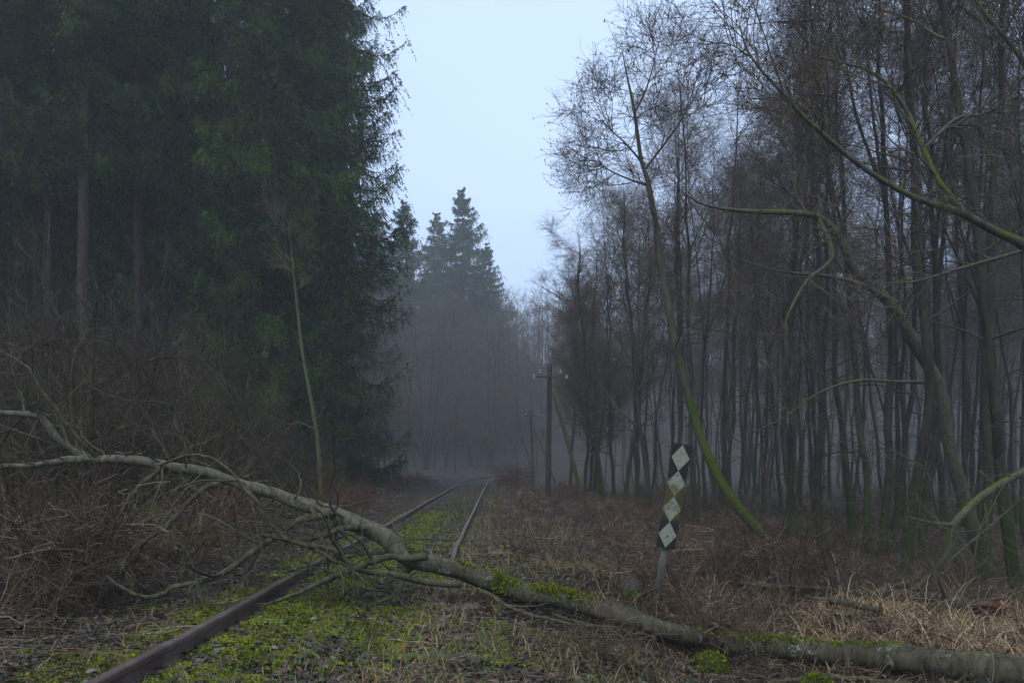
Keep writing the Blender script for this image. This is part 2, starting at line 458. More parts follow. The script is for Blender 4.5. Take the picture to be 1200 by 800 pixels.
# ------------------------------------------------------------------ bare trees (alder)
def crown_from(mb, P, R, rng, lod=1.0, L1=(2.0, 4.4), n1=26, t0=.36, ang1=(28, 70), up1=.10, cones=True, tw=(.25, .6), ks=1.0):
    b1 = grow(P, R, n1, 9, t0, .97, ang1, L1, .14, up1, .55, .010, .25, rng, .55)
    b2 = grow(*b1, int(8 * lod), 7, .28, 1, (28, 62), (.6 * ks, 1.8 * ks), .16, .03, .6, .006, .4, rng, .35)
    b3 = grow(*b2, int(7 * lod), 4, .3, 1, (20, 60), (.3 * ks, .85 * ks), .18, .03, .7, .0040, .6, rng)
    b4 = grow(*b3, 3, 3, .1, 1, (20, 60), tw, .2, .02, .8, .0030, .7, rng)
    mb.tubes(*b1, 5, rng.random(len(b1[0])) * .4 + .3)
    mb.tubes(*b2, 4, rng.random(len(b2[0])) * .6 + .1)
    mb.tubes(*b3, 3, rng.random(len(b3[0])))
    mb.tubes(*b4, 3, rng.random(len(b4[0])))
    if cones:
        k = rng.random(len(b4[0])) < .3
        C = b4[0][k][:, -1] + np.array([0, 0, -.02]); blobs(mb, C, rng.uniform(.008, .016, len(C)), rng.random(len(C)) * .25)
    return b1

def bare_tree(seed, H, r0, t0, lean=.3, n1=26, L1=(2.0, 4.4), lod=.88, forks=0):
    rng = np.random.default_rng(seed)
    n = 16
    z = np.linspace(0, H, n)
    wx = np.cumsum(rng.normal(0, .10, n)) * .7; wy = np.cumsum(rng.normal(0, .10, n)) * .7
    s = lean * (z / H) ** 1.3
    a = rng.uniform(0, 6.28)
    P = np.stack([(wx - wx[0]) + s * math.cos(a), (wy - wy[0]) + s * math.sin(a), z - .25], 1)
    P = spline(P, 34); zz = np.linspace(0, 1, 34)
    R = r0 * ((1 - zz) ** .8 * .93 + .05) * (1 + .75 * np.exp(-zz * H / .35))
    root = empty('bare_tree')
    tr = MB(); tr.tubes(P, R, 9)
    Ps, Rs = P[None], R[None]
    if forks:
        f = grow(Ps, Rs, forks, 34, .22, .5, (10, 22), (H * .45, H * .62), .025, .03, .75, .02, .15, rng)
        tr.tubes(*f, 7); Ps = np.concatenate([Ps, f[0]]); Rs = np.concatenate([Rs, f[1]])
    tr.build('trunk', M['alder_bark'], root)
    cr = MB(); crown_from(cr, Ps, Rs, rng, lod, L1, max(8, n1 // len(Ps)), t0)
    # a few dead snags low on the stem
    sn = grow(P[None], R[None], 5, 5, .12, .45, (55, 95), (.4, 1.6), .14, -.02, .3, .006, .3, rng)
    cr.tubes(*sn, 4, .3)
    s2 = grow(*sn, 4, 4, .2, 1, (30, 70), (.2, .7), .2, 0, .6, .004, .5, rng); cr.tubes(*s2, 3, .3)
    cr.build('crown', M['twig'], root)
    return root

VAR = [bare_tree(11, 17, .10, .50, .8, 20), bare_tree(12, 16, .088, .54, 1.2, 18), bare_tree(13, 15, .085, .48, .5, 18, (1.6, 3.6)),
       bare_tree(14, 17.5, .105, .50, 1.0, 22, forks=1), bare_tree(15, 14, .08, .48, 1.6, 17, (1.4, 3.4)), bare_tree(16, 16, .092, .56, .6, 24, forks=2),
       bare_tree(17, 15, .12, .24, 1.0, 19, (2.0, 4.6), 1.0), bare_tree(18, 15, .11, .16, .7, 22, (1.8, 4.0), 1.0)]
used = [False] * len(VAR)
def put_tree(v, x, y, rz, sc=1.0, tilt=(0, 0), label=None, group=None, z=None):
    zz = float(hgt(x, y)) if z is None else z
    if not used[v]:
        used[v] = True; o = VAR[v]; o.location = (x, y, zz); o.rotation_euler = (tilt[0], tilt[1], rz); o.scale = (sc,) * 3
    else: o = dup(VAR[v], (x, y, zz), rz, sc, tilt)
    tag(o, label, 'tree', group)
    return o

placed = []
def free(x, y, d):
    return all((x - a) ** 2 + (y - b) ** 2 > d * d for a, b in placed)
WOOD = 'bare trees of the damp wood on the right'
front = [  # px at the foot, distance, variant, turn, scale, tilt, label
    (1150, 15.5, 0, .4, 1.0, (0, -.01), 'tall dark straight trunk nearest the right edge, rising past the top of the picture'),
    (1062, 15.0, 3, 2.1, 1.0, (0, -.02), 'stout bare tree with a wide mossy foot behind the broken pale log'),
    (1036, 18.5, 5, 1.0, 1.05, (0, .0), 'bare forked tree with a mossy foot, just left of the stout wide-footed tree'),
    (1002, 21.0, 1, 3.0, 1.05, (0, .03), 'slim bare tree leaning slightly, between the two forked trees of the front row'),
    (962, 20.5, 0, 4.0, .95, (0, -.03), 'straight bare tree behind the dead twigs right of the leaning mossy tree'),
    (930, 24.0, 3, 5.0, .9, (0, -.01), 'bare forked tree standing just right of the foot of the leaning mossy tree'),
    (1196, 13.5, 2, .3, 1.15, (0, -.10), 'bare tree at the right edge with a pale stripe of bark, leaning inward'),
]
for px, Y, v, rz, sc, tl, lb in front:
    x = (px - CX) / F * Y; placed.append((x, Y)); put_tree(v, x, Y, rz, sc, tl, lb)
rng = np.random.default_rng(21)
def wood_edge(Y):  # left limit of the wood, x at distance Y
    return 4.2 + .02 * Y
for px, Y, v in ((668, 47, 6), (684, 41, 7), (697, 46, 6), (707, 37, 6), (733, 34, 6), (760, 33, 6), (690, 45, 7), (704, 41, 6), (722, 40, 7)):
    x = (px - CX) / F * Y; placed.append((x, Y)); topy = np.interp(px, [640, 700, 760, 830, 900], [330, 245, 170, 60, -60])
    put_tree(v, x, Y, rng.uniform(0, 6.28), ((HY - topy) / F * Y + EYE - float(hgt(x, Y))) / 16.0, (0, -.05), 'spreading low-branched bare tree at the edge of the wood facing the open sky', 'spreading bare trees along the left edge of the wood')
cnt = 0
for _ in range(9000):
    if cnt >= 212: break
    Y = 17 + 73 * rng.random() ** 1.15
    x = rng.uniform(wood_edge(Y), .66 * Y + 3)
    px = CX + F * x / Y
    if px > 1285: continue
    if px < 905 and Y < 23: continue
    if px < 800 and Y < 29: continue
    if px < 740 and Y < 36: continue
    if px < 765 and rng.random() < .45: continue
    if not free(x, Y, 1.35): continue
    placed.append((x, Y)); cnt += 1
    sc = rng.uniform(.82, 1.08) if Y > 24 else rng.uniform(.95, 1.1)
    topy = np.interp(px, [640, 700, 760, 830, 900], [330, 235, 150, 30, -150])
    ok = ((HY - topy) / F * Y + EYE - float(hgt(x, Y))) / 16.0
    if ok < .45: placed.pop(); cnt -= 1; continue
    sc = min(sc, ok * rng.uniform(.85, 1.0))
    v = int(rng.integers(0, 6))
    if Y < 32: lb = 'slender bare tree in the near rows of the wood right of the track'
    elif Y < 55: lb = 'thin bare trunk among many in the middle of the hazy wood'
    else: lb = 'faint bare trunk far back in the misty wood right of the track'
    put_tree(v, x, Y, rng.uniform(0, 6.28), sc, (rng.normal(0, .04), rng.normal(0, .045)), lb, WOOD + (', near rows' if Y < 32 else ', middle' if Y < 55 else ', far back'))

# bare trees closing the view at the end of the track and on its left side beyond the spruces
ENDG = 'misty bare trees closing the view at the end of the track'
for _ in range(4000):
    Y = rng.uniform(56, 135); x = rng.uniform(-26, 12)
    if x / Y < -.17 or x / Y > .10: continue
    d = x - float(xc(Y))
    if abs(d) < 2.6 or (Y < 96 and -2.6 < d < 7): continue
    if Y < 75 and d > -7 : continue
    if not free(x, Y, 2.6): continue
    placed.append((x, Y)); cnt += 1
    put_tree(int(rng.choice([6, 7, 6, 7, 7, 4])), x, Y, rng.uniform(0, 6.28), rng.uniform(.55, .85) if Y < 80 else rng.uniform(.85, 1.2) if Y < 100 else rng.uniform(1.1, 1.5), (rng.normal(0, .04), rng.normal(0, .05)),
             'bare tree fading into the mist where the track bends away', ENDG)
    if cnt >= 282: break

# --- hero trees traced along their stems
def stem(pts, n=40):
    """pts: (px, py, Y, r) -> world polyline"""
    w = np.array([np.append(P3(a, b, Y), r) for a, b, Y, r in pts])
    s = spline(w, n); return s[:, :3], np.maximum(s[:, 3], .002)

def hero(name, label, cat, stems, mat, seed, crown=(14, (1.2, 3.0), .35), extra=(), lod=1.0, part='trunk', twmat='twig_mossy', ang=(28, 75), up=.03, ks=1.0):
    rng = np.random.default_rng(seed)
    root = empty(name); PP = []
    for k, s in enumerate(stems):
        P, R = stem(s)
        if k == 0: off = P[0].copy(); root.location = off
        mb = MB(); mb.tubes(P - off, R, 10 if k == 0 else 7, cap=True)
        mb.build(part if k == 0 else 'branch', mat, root)
        PP.append((P - off, R, crown[2] if k == 0 else .15))
    cr = MB()
    for P, R, t0 in PP:
        crown_from(cr, P[None], R[None], rng, lod, crown[1], crown[0], t0, ang, up, True, (.15 * ks ** .5, .4 * ks ** .5), ks)
    cr.build('crown', M[twmat], root)
    tag(root, label, cat)
    return root

g = G(903, 640)
Y0 = g[1]
hero('leaning_tree', 'bare tree with green mossy trunk leaning left, thin top against open sky', 'tree',
     [[(918, 654, Y0, 0.1640), (905, 642, Y0, 0.1189), (886, 619, Y0, 0.1025), (862, 590, Y0, 0.0943), (842, 560, Y0 + .1, 0.0902), (825, 522, Y0 + .2, 0.0861), (813, 485, Y0 + .3, 0.0820), (800, 440, Y0 + .3, 0.0779), (788, 385, Y0 + .4, 0.0738),
       (778, 330, Y0 + .5, 0.0672), (772, 300, Y0 + .5, 0.0640), (769, 265, Y0 + .5, 0.0574), (760, 215, Y0 + .5, 0.0476), (752, 190, Y0 + .5, 0.0410), (748, 165, Y0 + .5, 0.0369), (743, 128, Y0 + .4, 0.0295), (736, 95, Y0 + .4, 0.0180), (728, 55, Y0 + .4, 0.0066)],
      [(744, 132, Y0 + .4, 0.0246), (757, 105, Y0 + .4, 0.0180), (766, 75, Y0 + .3, 0.0098), (772, 50, Y0 + .3, 0.0049)],
      [(752, 190, Y0 + .5, 0.0246), (733, 168, Y0 + .3, 0.0164), (715, 152, Y0 + .2, 0.0098), (705, 140, Y0, 0.0049)],
      [(760, 218, Y0 + .5, 0.0262), (732, 208, Y0 + .8, 0.0180), (712, 198, Y0 + 1, 0.0115), (700, 188, Y0 + 1.1, 0.0049)],
      [(755, 200, Y0 + .5, 0.0246), (785, 160, Y0 + .2, 0.0180), (805, 130, Y0, 0.0107), (820, 100, Y0, 0.0049)]],
     M['mossy_bark'], 5, (9, (.6, 1.5), .42), lod=.75, ang=(40, 75), up=.04, twmat='twig', ks=.65)
hero('arching_tree', 'crooked mossy tree whose trunk bends over leftwards into a long level branch', 'tree',
     [[(1162, 690, 16.5, .22), (1150, 650, 16.4, .15), (1128, 578, 16.2, .13), (1112, 520, 16, .12), (1103, 460, 15.8, .115), (1086, 425, 15.7, .11), (1070, 400, 15.6, .11), (1050, 365, 15.4, .10), (1025, 337, 15.3, .09), (1000, 315, 15.2, .08),
       (985, 280, 15, .075), (958, 254, 14.8, .06), (920, 249, 14.6, .05), (870, 247, 14.4, .035), (825, 240, 14.2, .02), (800, 225, 14.1, .01)],
      [(960, 256, 14.8, .04), (975, 300, 14.4, .035), (945, 330, 14.2, .03), (925, 365, 14, .02), (918, 385, 14, .012)],
      [(1096, 448, 15.8, .04), (1050, 447, 15.4, .03), (1005, 446, 15, .026), (960, 460, 14.8, .02), (920, 488, 14.6, .015), (880, 508, 14.5, .008)],
      [(1050, 355, 15.4, .06), (1005, 332, 15.0, .045), (960, 322, 14.8, .03), (915, 318, 14.6, .018), (870, 305, 14.5, .008)]],
     M['limb'], 6, (5, (.7, 1.9), .5), lod=.7, up=.05, ks=.75, twmat='twig')
hero('overhanging_tree', 'mossy boughs reaching in from the right edge, arching up leftwards', 'tree',
     [[(1420, 760, 10.5, 0.2200), (1390, 620, 10.4, 0.1900), (1330, 440, 10.2, 0.1600), (1260, 330, 10, 0.1200), (1200, 287, 9.9, 0.0629), (1170, 273, 9.8, 0.0481), (1125, 249, 9.7, 0.0407), (1080, 235, 9.6, 0.0333), (1040, 215, 9.5, 0.0296), (1000, 188, 9.4, 0.0266),
       (970, 162, 9.3, 0.0244), (940, 135, 9.2, 0.0207), (915, 107, 9.2, 0.0178), (890, 80, 9.1, 0.0133), (875, 57, 9.1, 0.0096), (866, 30, 9.1, 0.0052)],
      [(1135, 254, 9.7, 0.0333), (1100, 212, 9.8, 0.0311), (1080, 170, 9.9, 0.0296), (1060, 125, 10, 0.0237), (1030, 90, 10, 0.0185), (990, 74, 10, 0.0133), (945, 64, 10, 0.0074)],
      [(1082, 175, 9.9, 0.0222), (1120, 140, 10, 0.0207), (1150, 134, 10, 0.0148), (1190, 120, 10, 0.0089)],
      [(1240, 300, 9.9, 0.0370), (1200, 295, 9.7, 0.0222), (1170, 302, 9.6, 0.0192), (1140, 310, 9.5, 0.0163), (1100, 322, 9.4, 0.0133), (1070, 330, 9.3, 0.0104), (1035, 332, 9.3, 0.0059)],
      [(1330, 440, 10.2, 0.0518), (1275, 250, 10, 0.0444), (1235, 130, 10, 0.0333), (1190, 60, 10, 0.0259), (1150, 10, 10, 0.0185), (1120, -40, 10, 0.0111)]],
     M['limb'], 8, (6, (.6, 1.7), .5), lod=.75, up=.06, ks=.8, twmat='twig')
# curved mossy bough lower right
hero('mossy_bough', 'curved mossy bough dipping from the right edge down to the broken pale log', 'branch',
     [[(1290, 505, 10.2, .06), (1200, 552, 9.9, .046), (1155, 578, 9.8, .044), (1125, 605, 9.7, .043), (1112, 627, 9.7, .042), (1105, 655, 9.7, .038), (1072, 692, 9.7, .034)],
      [(1118, 615, 9.7, .03), (1090, 612, 9.5, .018), (1060, 605, 9.4, .01)]],
     M['limb'], 9, (3, (.4, 1.2), .1), lod=.5, part='limb')

# ------------------------------------------------------------------ spruces
def spruce(seed, H, Lmax, zlow, dens=1.0, r0=.2, side=1.0, tp=.58, nw=1.0):
    rng = np.random.default_rng(seed)
    root = empty('spruce_tree')
    n = 24; z = np.linspace(-.3, H, n)
    P = np.stack([np.cumsum(rng.normal(0, .02, n)), np.cumsum(rng.normal(0, .02, n)), z], 1)
    tt = np.linspace(0, 1, n); R = r0 * (1 - tt) ** .85 + .01; R[0] *= 1.25
    tr = MB(); tr.tubes(P, R, 9)
    # dead lower snags
    if zlow > 2:
        zz = rng.uniform(.8, zlow, 26); a = rng.uniform(0, 6.28, 26)
        Ln = rng.uniform(.5, 2.0, 26)
        Q = np.zeros((26, 5, 3)); u = np.linspace(0, 1, 5)
        Q[:, :, 0] = np.cos(a)[:, None] * u * Ln[:, None]; Q[:, :, 1] = np.sin(a)[:, None] * u * Ln[:, None]
        Q[:, :, 2] = zz[:, None] - .25 * u ** 2 * Ln[:, None]
        tr.tubes(Q, np.full((26, 5), .012) * (1 - .7 * u), 3)
    tr.build('trunk', M['spruce_bark'], root)
    # primaries
    K = int(165 * dens * (H - zlow) / 22)
    zz = zlow + (H - zlow) * rng.random(K) ** 1.05; wh = np.where(zz < H * .85, .8, .45); zz = np.where(rng.random(K) < .8, np.round(zz / wh) * wh + rng.normal(0, .07, K), zz); zz = np.sort(np.clip(zz, zlow * .9, H - .05))
    rel = (zz - zlow) / (H - zlow)
    top = 1 - zz / H
    Ln = Lmax * np.clip(top, .02, 1) ** tp * np.where(rng.random(K) < .3, rng.uniform(1.0, 1.22, K), rng.uniform(.62, 1.05, K)) + .1
    Ln *= (.72 + .28 * smooth(0, .3, rel))
    Ln = np.where(rng.random(K) < .42, Ln * rng.uniform(.2, .45, K), Ln)   # short inner shoots round the stem
    a = np.arange(K) * 2.399 + rng.normal(0, .35, K)
    m = 9; u = np.linspace(0, 1, m)[None]
    rad = Ln[:, None] * (u - .06 * u ** 3)
    upA = np.where(top > .75, .15, .25)[:, None]
    drop = (.35 + .25 * rng.random(K))[:, None] * np.clip(top * 1.5, .15, 1)[:, None]
    pz = zz[:, None] + Ln[:, None] * (upA * u * .4 - drop * np.sin(u * PI * .62) ** 1.5 * .9 + .16 * u ** 4)
    az = a[:, None] + rng.normal(0, .06, (K, m)).cumsum(1) * .5
    B = np.stack([np.cos(az) * rad, np.sin(az) * rad, pz], -1)
    cr = MB()
    rb = (.008 + .008 * Ln)[:, None] * (1 - .85 * u)
    cr.tubes(B, rb, 4, 0.0)
    # secondaries sideways
    per = 24
    i = np.repeat(np.arange(K), per); t = rng.uniform(.06, 1.0, K * per)
    f = t * (m - 1); q = np.clip(f.astype(int), 0, m - 2); w = (f - q)[:, None]
    p = B[i, q] * (1 - w) + B[i, q + 1] * w
    T = unit(B[i, q + 1] - B[i, q]); S = unit(np.cross(T, np.array([0, 0, 1.])))
    sg = rng.choice([-1, 1], K * per)[:, None]
    d = unit(T * .75 + S * sg * rng.uniform(.5, 1.1, (K * per, 1)) + np.array([0, 0, -.05]))
    L2 = Ln[i] * rng.uniform(.09, .24, K * per) * (1.2 - .75 * t) + .12 * np.clip(Ln[i], 0, 1)
    m2 = 5; C = np.empty((K * per, m2, 3)); C[:, 0] = p
    for k in range(1, m2):
        d = unit(d + np.array([0, 0, -.14]) + rng.normal(size=d.shape) * .05)
        C[:, k] = C[:, k - 1] + d * (L2 / (m2 - 1))[:, None]
    # hanging branchlets from both
    def hang(B, per, Lh, t0, scl):
        K_, m_, _ = B.shape
        i = np.repeat(np.arange(K_), per); t = rng.uniform(t0, 1, len(i))
        f = t * (m_ - 1); q = np.clip(f.astype(int), 0, m_ - 2); w = (f - q)[:, None]
        p = B[i, q] * (1 - w) + B[i, q + 1] * w
        T = unit(B[i, q + 1] - B[i, q])
        d = unit(T * .45 + rng.normal(size=p.shape) * .22 + np.array([0, 0, -.55]))
        L = rng.uniform(*Lh, len(i)) * scl[i]
        out = np.empty((len(i), 4, 3)); out[:, 0] = p
        for k in range(1, 4):
            d = unit(d + np.array([0, 0, -.35])); out[:, k] = out[:, k - 1] + d * (L / 3)[:, None]
        return out
    sb = np.clip(Ln / 2.2, .10, 1)
    H1 = hang(C, int(4 * side), (.12, .55), .2, sb[np.repeat(np.arange(K), per)]); H2 = hang(B, int(18 * side), (.35, 1.35), .15, sb)
    def needles(B, step, ln, wd, vb):
        """narrow needle sprays set along both sides of the twigs"""
        K_, m_, _ = B.shape
        seg = np.linalg.norm(B[:, 1:] - B[:, :-1], axis=2).sum(1)
        per = np.maximum((seg / step).astype(int), 2)
        i = np.repeat(np.arange(K_), per)
        t = rng.random(len(i)); f = t * (m_ - 1); q = np.clip(f.astype(int), 0, m_ - 2); w = (f - q)[:, None]
        p = B[i, q] * (1 - w) + B[i, q + 1] * w; T = unit(B[i, q + 1] - B[i, q])
        rv = unit(rng.normal(size=p.shape)); pr = unit(rv - (rv * T).sum(1, keepdims=True) * T)
        d = unit(T * rng.uniform(.6, 1.3, (len(i), 1)) + pr * .8)
        s = unit(np.cross(d, rng.normal(size=d.shape)))
        l = rng.uniform(ln[0], ln[1], len(i))[:, None] * nw; ww = rng.uniform(wd[0], wd[1], len(i))[:, None] * 1.8 * nw
        v = np.clip(vb[i] + rng.normal(0, .13, len(i)), 0, 1)
        cr.tris(p - s * ww, p + s * ww, p + d * l, v)
    bv = lambda n_: np.clip(rng.normal(.45, .28, n_), 0, .95)
    vB = bv(K); vC = np.repeat(vB, per) * .7 + .3 * bv(K * per)
    needles(B, .05, (.06, .12), (.010, .018), vB)
    needles(C, .035, (.06, .12), (.010, .017), vC)
    needles(H1, .05, (.05, .10), (.009, .016), np.repeat(vC, int(4 * side)))
    needles(H2, .05, (.05, .10), (.009, .016), np.repeat(vB, int(18 * side)))
    cr.build('crown', M['needles'], root, False)
    return root

SP = [spruce(31, 40, 4.6, .8, 1.4, .24, 1, .62), spruce(32, 34, 4.0, 3.0, 1.4, .24, 1, .6), spruce(33, 36, 4.3, 10.5, 1.35, .19), spruce(34, 24, 8.2, 1.2, 2.6, .2, .8, .8, 1.35)]
sused = [False] * 4
SPG = 'dark spruces standing as one block on the left'
def put_spruce(v, px, Y, rz, sc, label, group=None):
    x = (px - CX) / F * Y; z = float(hgt(x, Y))
    if v == 3: sc = (EYE + (HY - sc) / F * Y - z) / 24.0   # sc gives the photo row of the tip
    if not sused[v]:
        sused[v] = True; o = SP[v]; o.location = (x, Y, z); o.rotation_euler = (0, 0, rz); o.scale = (sc,) * 3
    else: o = dup(SP[v], (x, Y, z), rz, sc)
    tag(o, label, 'spruce', group); placed.append((x, Y))
    return o
put_spruce(0, 368, 33, .3, 1.0, 'big dark spruce at the edge of the block, drooping boughs dark against the open sky')
put_spruce(1, 312, 28.5, 1.1, 1.0, 'green spruce with heavy drooping boughs behind the slim pale sapling')
put_spruce(2, 162, 29, 2.2, 1.0, 'spruce with a bare lower trunk, rightmost of the three bare trunks on the left')
put_spruce(2, 98, 27, .7, 1.03, 'spruce with a pale bare lower trunk, middle of the three bare trunks on the left')
put_spruce(2, 56, 29, 4.2, 1.0, 'spruce with a bare brown lower trunk, leftmost of the three bare trunks')
put_spruce(1, 215, 32.5, 4.6, 1.05, 'spruce standing back between the bare trunks and the green drooping one', None)
for px, Y, v in ((205, 31, 0), (25, 31, 1), (-20, 28, 2), (-140, 27, 1), (10, 33, 1), (120, 34, 2), (180, 36, 0), (255, 36, 0), (330, 38, 1), (385, 40, 0), (60, 38, 1), (-40, 36, 0), (230, 42, 0), (300, 44, 0),
                 (140, 42, 1), (20, 43, 0), (360, 47, 0), (400, 50, 0), (90, 47, 0), (-110, 40, 0), (200, 50, 0), (-70, 47, 0)):
    put_spruce(v, px, Y, float(RNG.uniform(0, 6.28)), float(RNG.uniform(.92, 1.1)), 'dark spruce deep inside the block of spruces on the left', SPG)
put_spruce(3, 542, 122, .2, 222, 'tallest misty spruce on the skyline beyond the bend of the track')
put_spruce(3, 511, 136, 1.2, 250, 'shorter misty spruce beside the tallest one on the skyline')
put_spruce(3, 472, 124, 2.2, 236, 'misty spruce half hidden behind the drooping edge of the dark block')
put_spruce(3, 570, 134, 3.2, 285, 'misty spruce low on the right flank of the tallest skyline spruce')
put_spruce(3, 440, 118, 4.2, 250, 'misty spruce behind the edge of the dark block, mostly hidden')

# ------------------------------------------------------------------ telegraph poles
def telegraph(px, pyb, pyt, Y, label, bx, by, btop, half, lean):
    foot = P3(px, pyb, Y); top = P3(px + lean, pyt, Y)
    root = empty('telegraph_pole', tuple(foot)); L = lambda p: np.asarray(p) - foot
    s = 1.0
    mb = MB(); t = np.linspace(-.08, 1, 9)[:, None]
    PP = L(foot) * (1 - t) + L(top) * t
    PP[:, 0] += .02 * np.sin(np.linspace(0, 5, 9))
    mb.tubes(PP, np.linspace(.115, .085, 9), 12, cap=True); mb.build('pole', M['pole'], root)
    b0 = P3(bx, by, Y + 1.0); b1 = L(foot) * (1 - btop) + L(top) * btop + np.array([.10, .02, 0])
    mb = MB(); t = np.linspace(0, 1, 9)[:, None]; bb = L(b0) * (1 - t) + b1 * t; bb[:, 0] += .05 * np.sin(np.linspace(0, PI, 9))
    mb.tubes(bb, np.linspace(.092, .075, 9), 10, cap=True); mb.build('brace', M['brace'], root)
    za = L(top) * .915; za[1] -= .12
    mb = MB(); mb.box(za, half * 2, .05, .07, v=.5, bev=.006); mb.tubes(np.array([[za + (0, -.06, 0), za + (0, .2, 0)]]), np.full((1, 2), .016), 6, cap=True)
    arm = mb.build('crossarm', M['iron'], root, False)
    for k, dx in enumerate((-half + .03, -half + .26, half - .26, half - .03)):
        low = dx in (-half + .03, half - .03)
        c = za + np.array([dx, -.03 if low else 0, .03])
        mb = MB(); prof_ = np.array([(0, .20), (.018, .20), (.030, .185), (.036, .16), (.030, .14), (.034, .12), (.045, .10), (.052, .05), (.048, .03), (.0, .03)]) * (1.15, 1.0) + (0, -.14 if low else .06)
        n = 12; a = np.arange(n) * 2 * PI / n
        V = np.stack([prof_[:, 0][:, None] * np.cos(a), prof_[:, 0][:, None] * np.sin(a), np.broadcast_to(prof_[:, 1][:, None], (len(prof_), n))], -1) + c
        idx = np.arange(len(prof_) * n).reshape(-1, n)
        mb.add(V, np.stack([idx[1:], np.roll(idx[1:], -1, 1), np.roll(idx[:-1], -1, 1), idx[:-1]], -1).reshape(-1, 4))
        ins = mb.build('insulator', M['porcelain'], root)
        mb = MB(); z0, z1 = (-.10, .0) if low else (-.02, .12)
        mb.tubes(np.array([[c + (0, 0, z0), c + (0, 0, z1)]]), np.full((1, 2), .012), 6, cap=True); mb.build('pin', M['iron'], ins)
    return root
t1 = telegraph(641, 600, 427, 33, '', 687, 606, .84, .66, 4)
tag(t1, 'nearer telegraph pole with a crossarm, white insulators and a greenish slanting brace', 'telegraph pole')
mb = MB(); mb.box(np.array([-.17, -.03, 2.2 + .85]), .12, .16, .42, bev=.02); mb.build('bracket', M['post'], t1, False)
t2 = telegraph(625, 566, 480, 66, '', 651, 566, .80, .66, -3)
tag(t2, 'farther telegraph pole, small and faint in the mist left of the nearer one', 'telegraph pole')

# ------------------------------------------------------------------ lozenge board on its post
Ys = G(767, 716)[1]
foot = P3(767, 714, Ys); tilt = math.atan2(795 - 774, 714 - 560)
sr = empty('lozenge_sign', tuple(foot))
sr.rotation_euler = (0, math.radians(9.5), math.radians(-9))
u = Ys / F
mb = MB(); mb.tubes(np.array([[(0, 0, -.25), (0, 0, .3), (0, 0, .75 * 1.0)]]), np.array([[.040, .036, .032]]), 10, cap=True); mb.build('post', M['post'], sr)
zb = 74 * u; hb = 122 * u; wb = 21.5 * u
mb = MB(); mb.box((0, -.05, hb / 2), wb, .022, hb, bev=.003)
bd = mb.build('board', M['board_black'], sr, False); bd.location = (0, 0, zb)
for k in range(4):
    mb = MB(); hh = hb / 4; zc = hb - hh * .985 * (k + .5) - .008
    hw, hv = wb * .49, hh * .50
    y0, y1 = -.0612, -.0645
    V = [(hw, y, zc) for y in (y0, y1)]
    ring = [(0, zc + hv), (hw, zc), (0, zc - hv), (-hw, zc)]
    V = [(a, y0, b) for a, b in ring] + [(a * .98, y1, zc + (b - zc) * .98) for a, b in ring]
    mb.add(V, [(4, 7, 6, 5)] + [(j, 4 + j, 4 + (j + 1) % 4, (j + 1) % 4) for j in range(4)])
    mb.build('white_lozenge', M['board_white'], bd, False)
# clamp
for zc in (.12, .7):
    mb = MB(); mb.tubes(np.array([[(0, -.067, hb * zc), (0, .03, hb * zc)]]), np.full((1, 2), .008), 8, cap=True); mb.build('bolt', M['iron'], bd)
tag(sr, 'tilted black board with four white diamonds on a short weathered post', 'railway sign')

# ------------------------------------------------------------------ the big fallen tree
def onground(px, py, r, lift=0.0):
    p = G(px, py, r + lift); return (px, py, p[1])
tp = []
for px, py, r in ((1290, 800, .130), (1200, 789, .118), (1100, 776, .112), (1000, 767, .102), (900, 759, .094), (850, 754, .088)):
    a, b, Y = onground(px, py, r * .8); tp.append((a, b, Y, r))
Yl = tp[-1][2]
for px, py, r in ((790, 741, .078), (730, 722, .078), (660, 702, .082), (592, 688, .088)):
    Y = onground(px, py, r * .8, .09)[2]; tp.append((px, py, Y, r))
Yl = tp[-1][2] - 1.55; print('trunk', [round(t[2], 2) for t in tp])
for px, py, dY, r in ((540, 668, 1.6, .080), (484, 655, 1.6, .080), (448, 628, 1.65, .086), (400, 605, 1.7, .072), (350, 588, 1.75, .060), (300, 572, 1.75, .052),
                      (240, 554, 1.65, .050), (180, 543, 1.6, .047), (110, 537, 1.5, .040), (50, 543, 1.4, .027), (0, 547, 1.3, .022), (-70, 549, 1.2, .012)):
    tp.append((px, py, Yl + dY, r))
YT = Yl + 1.6
ft = empty('fallen_tree')
P, R = stem(tp, 420)
# knots and small swellings along the stem
ts = np.arange(420) / 420 * 90
R = R * (1 + .05 * np.sin(ts * 1.3) + .10 * np.exp(-((ts - 41) / 1.0) ** 2) + .09 * np.exp(-((ts - 47) / 1.2) ** 2) + .10 * np.exp(-((ts - 30) / .8) ** 2))
for c_ in (1, 2): P[:, c_ * 0 + (0 if c_ == 1 else 2)] += .006 * np.sin(ts * 1.1 + c_) + .003 * np.sin(ts * 3.3 + 2 * c_)
off = P[0].copy(); ft.location = off
mb = MB(); mb.tubes(P - off, R, 30, cap=True, rough=.014); mb.build('trunk', M['fallen'], ft)
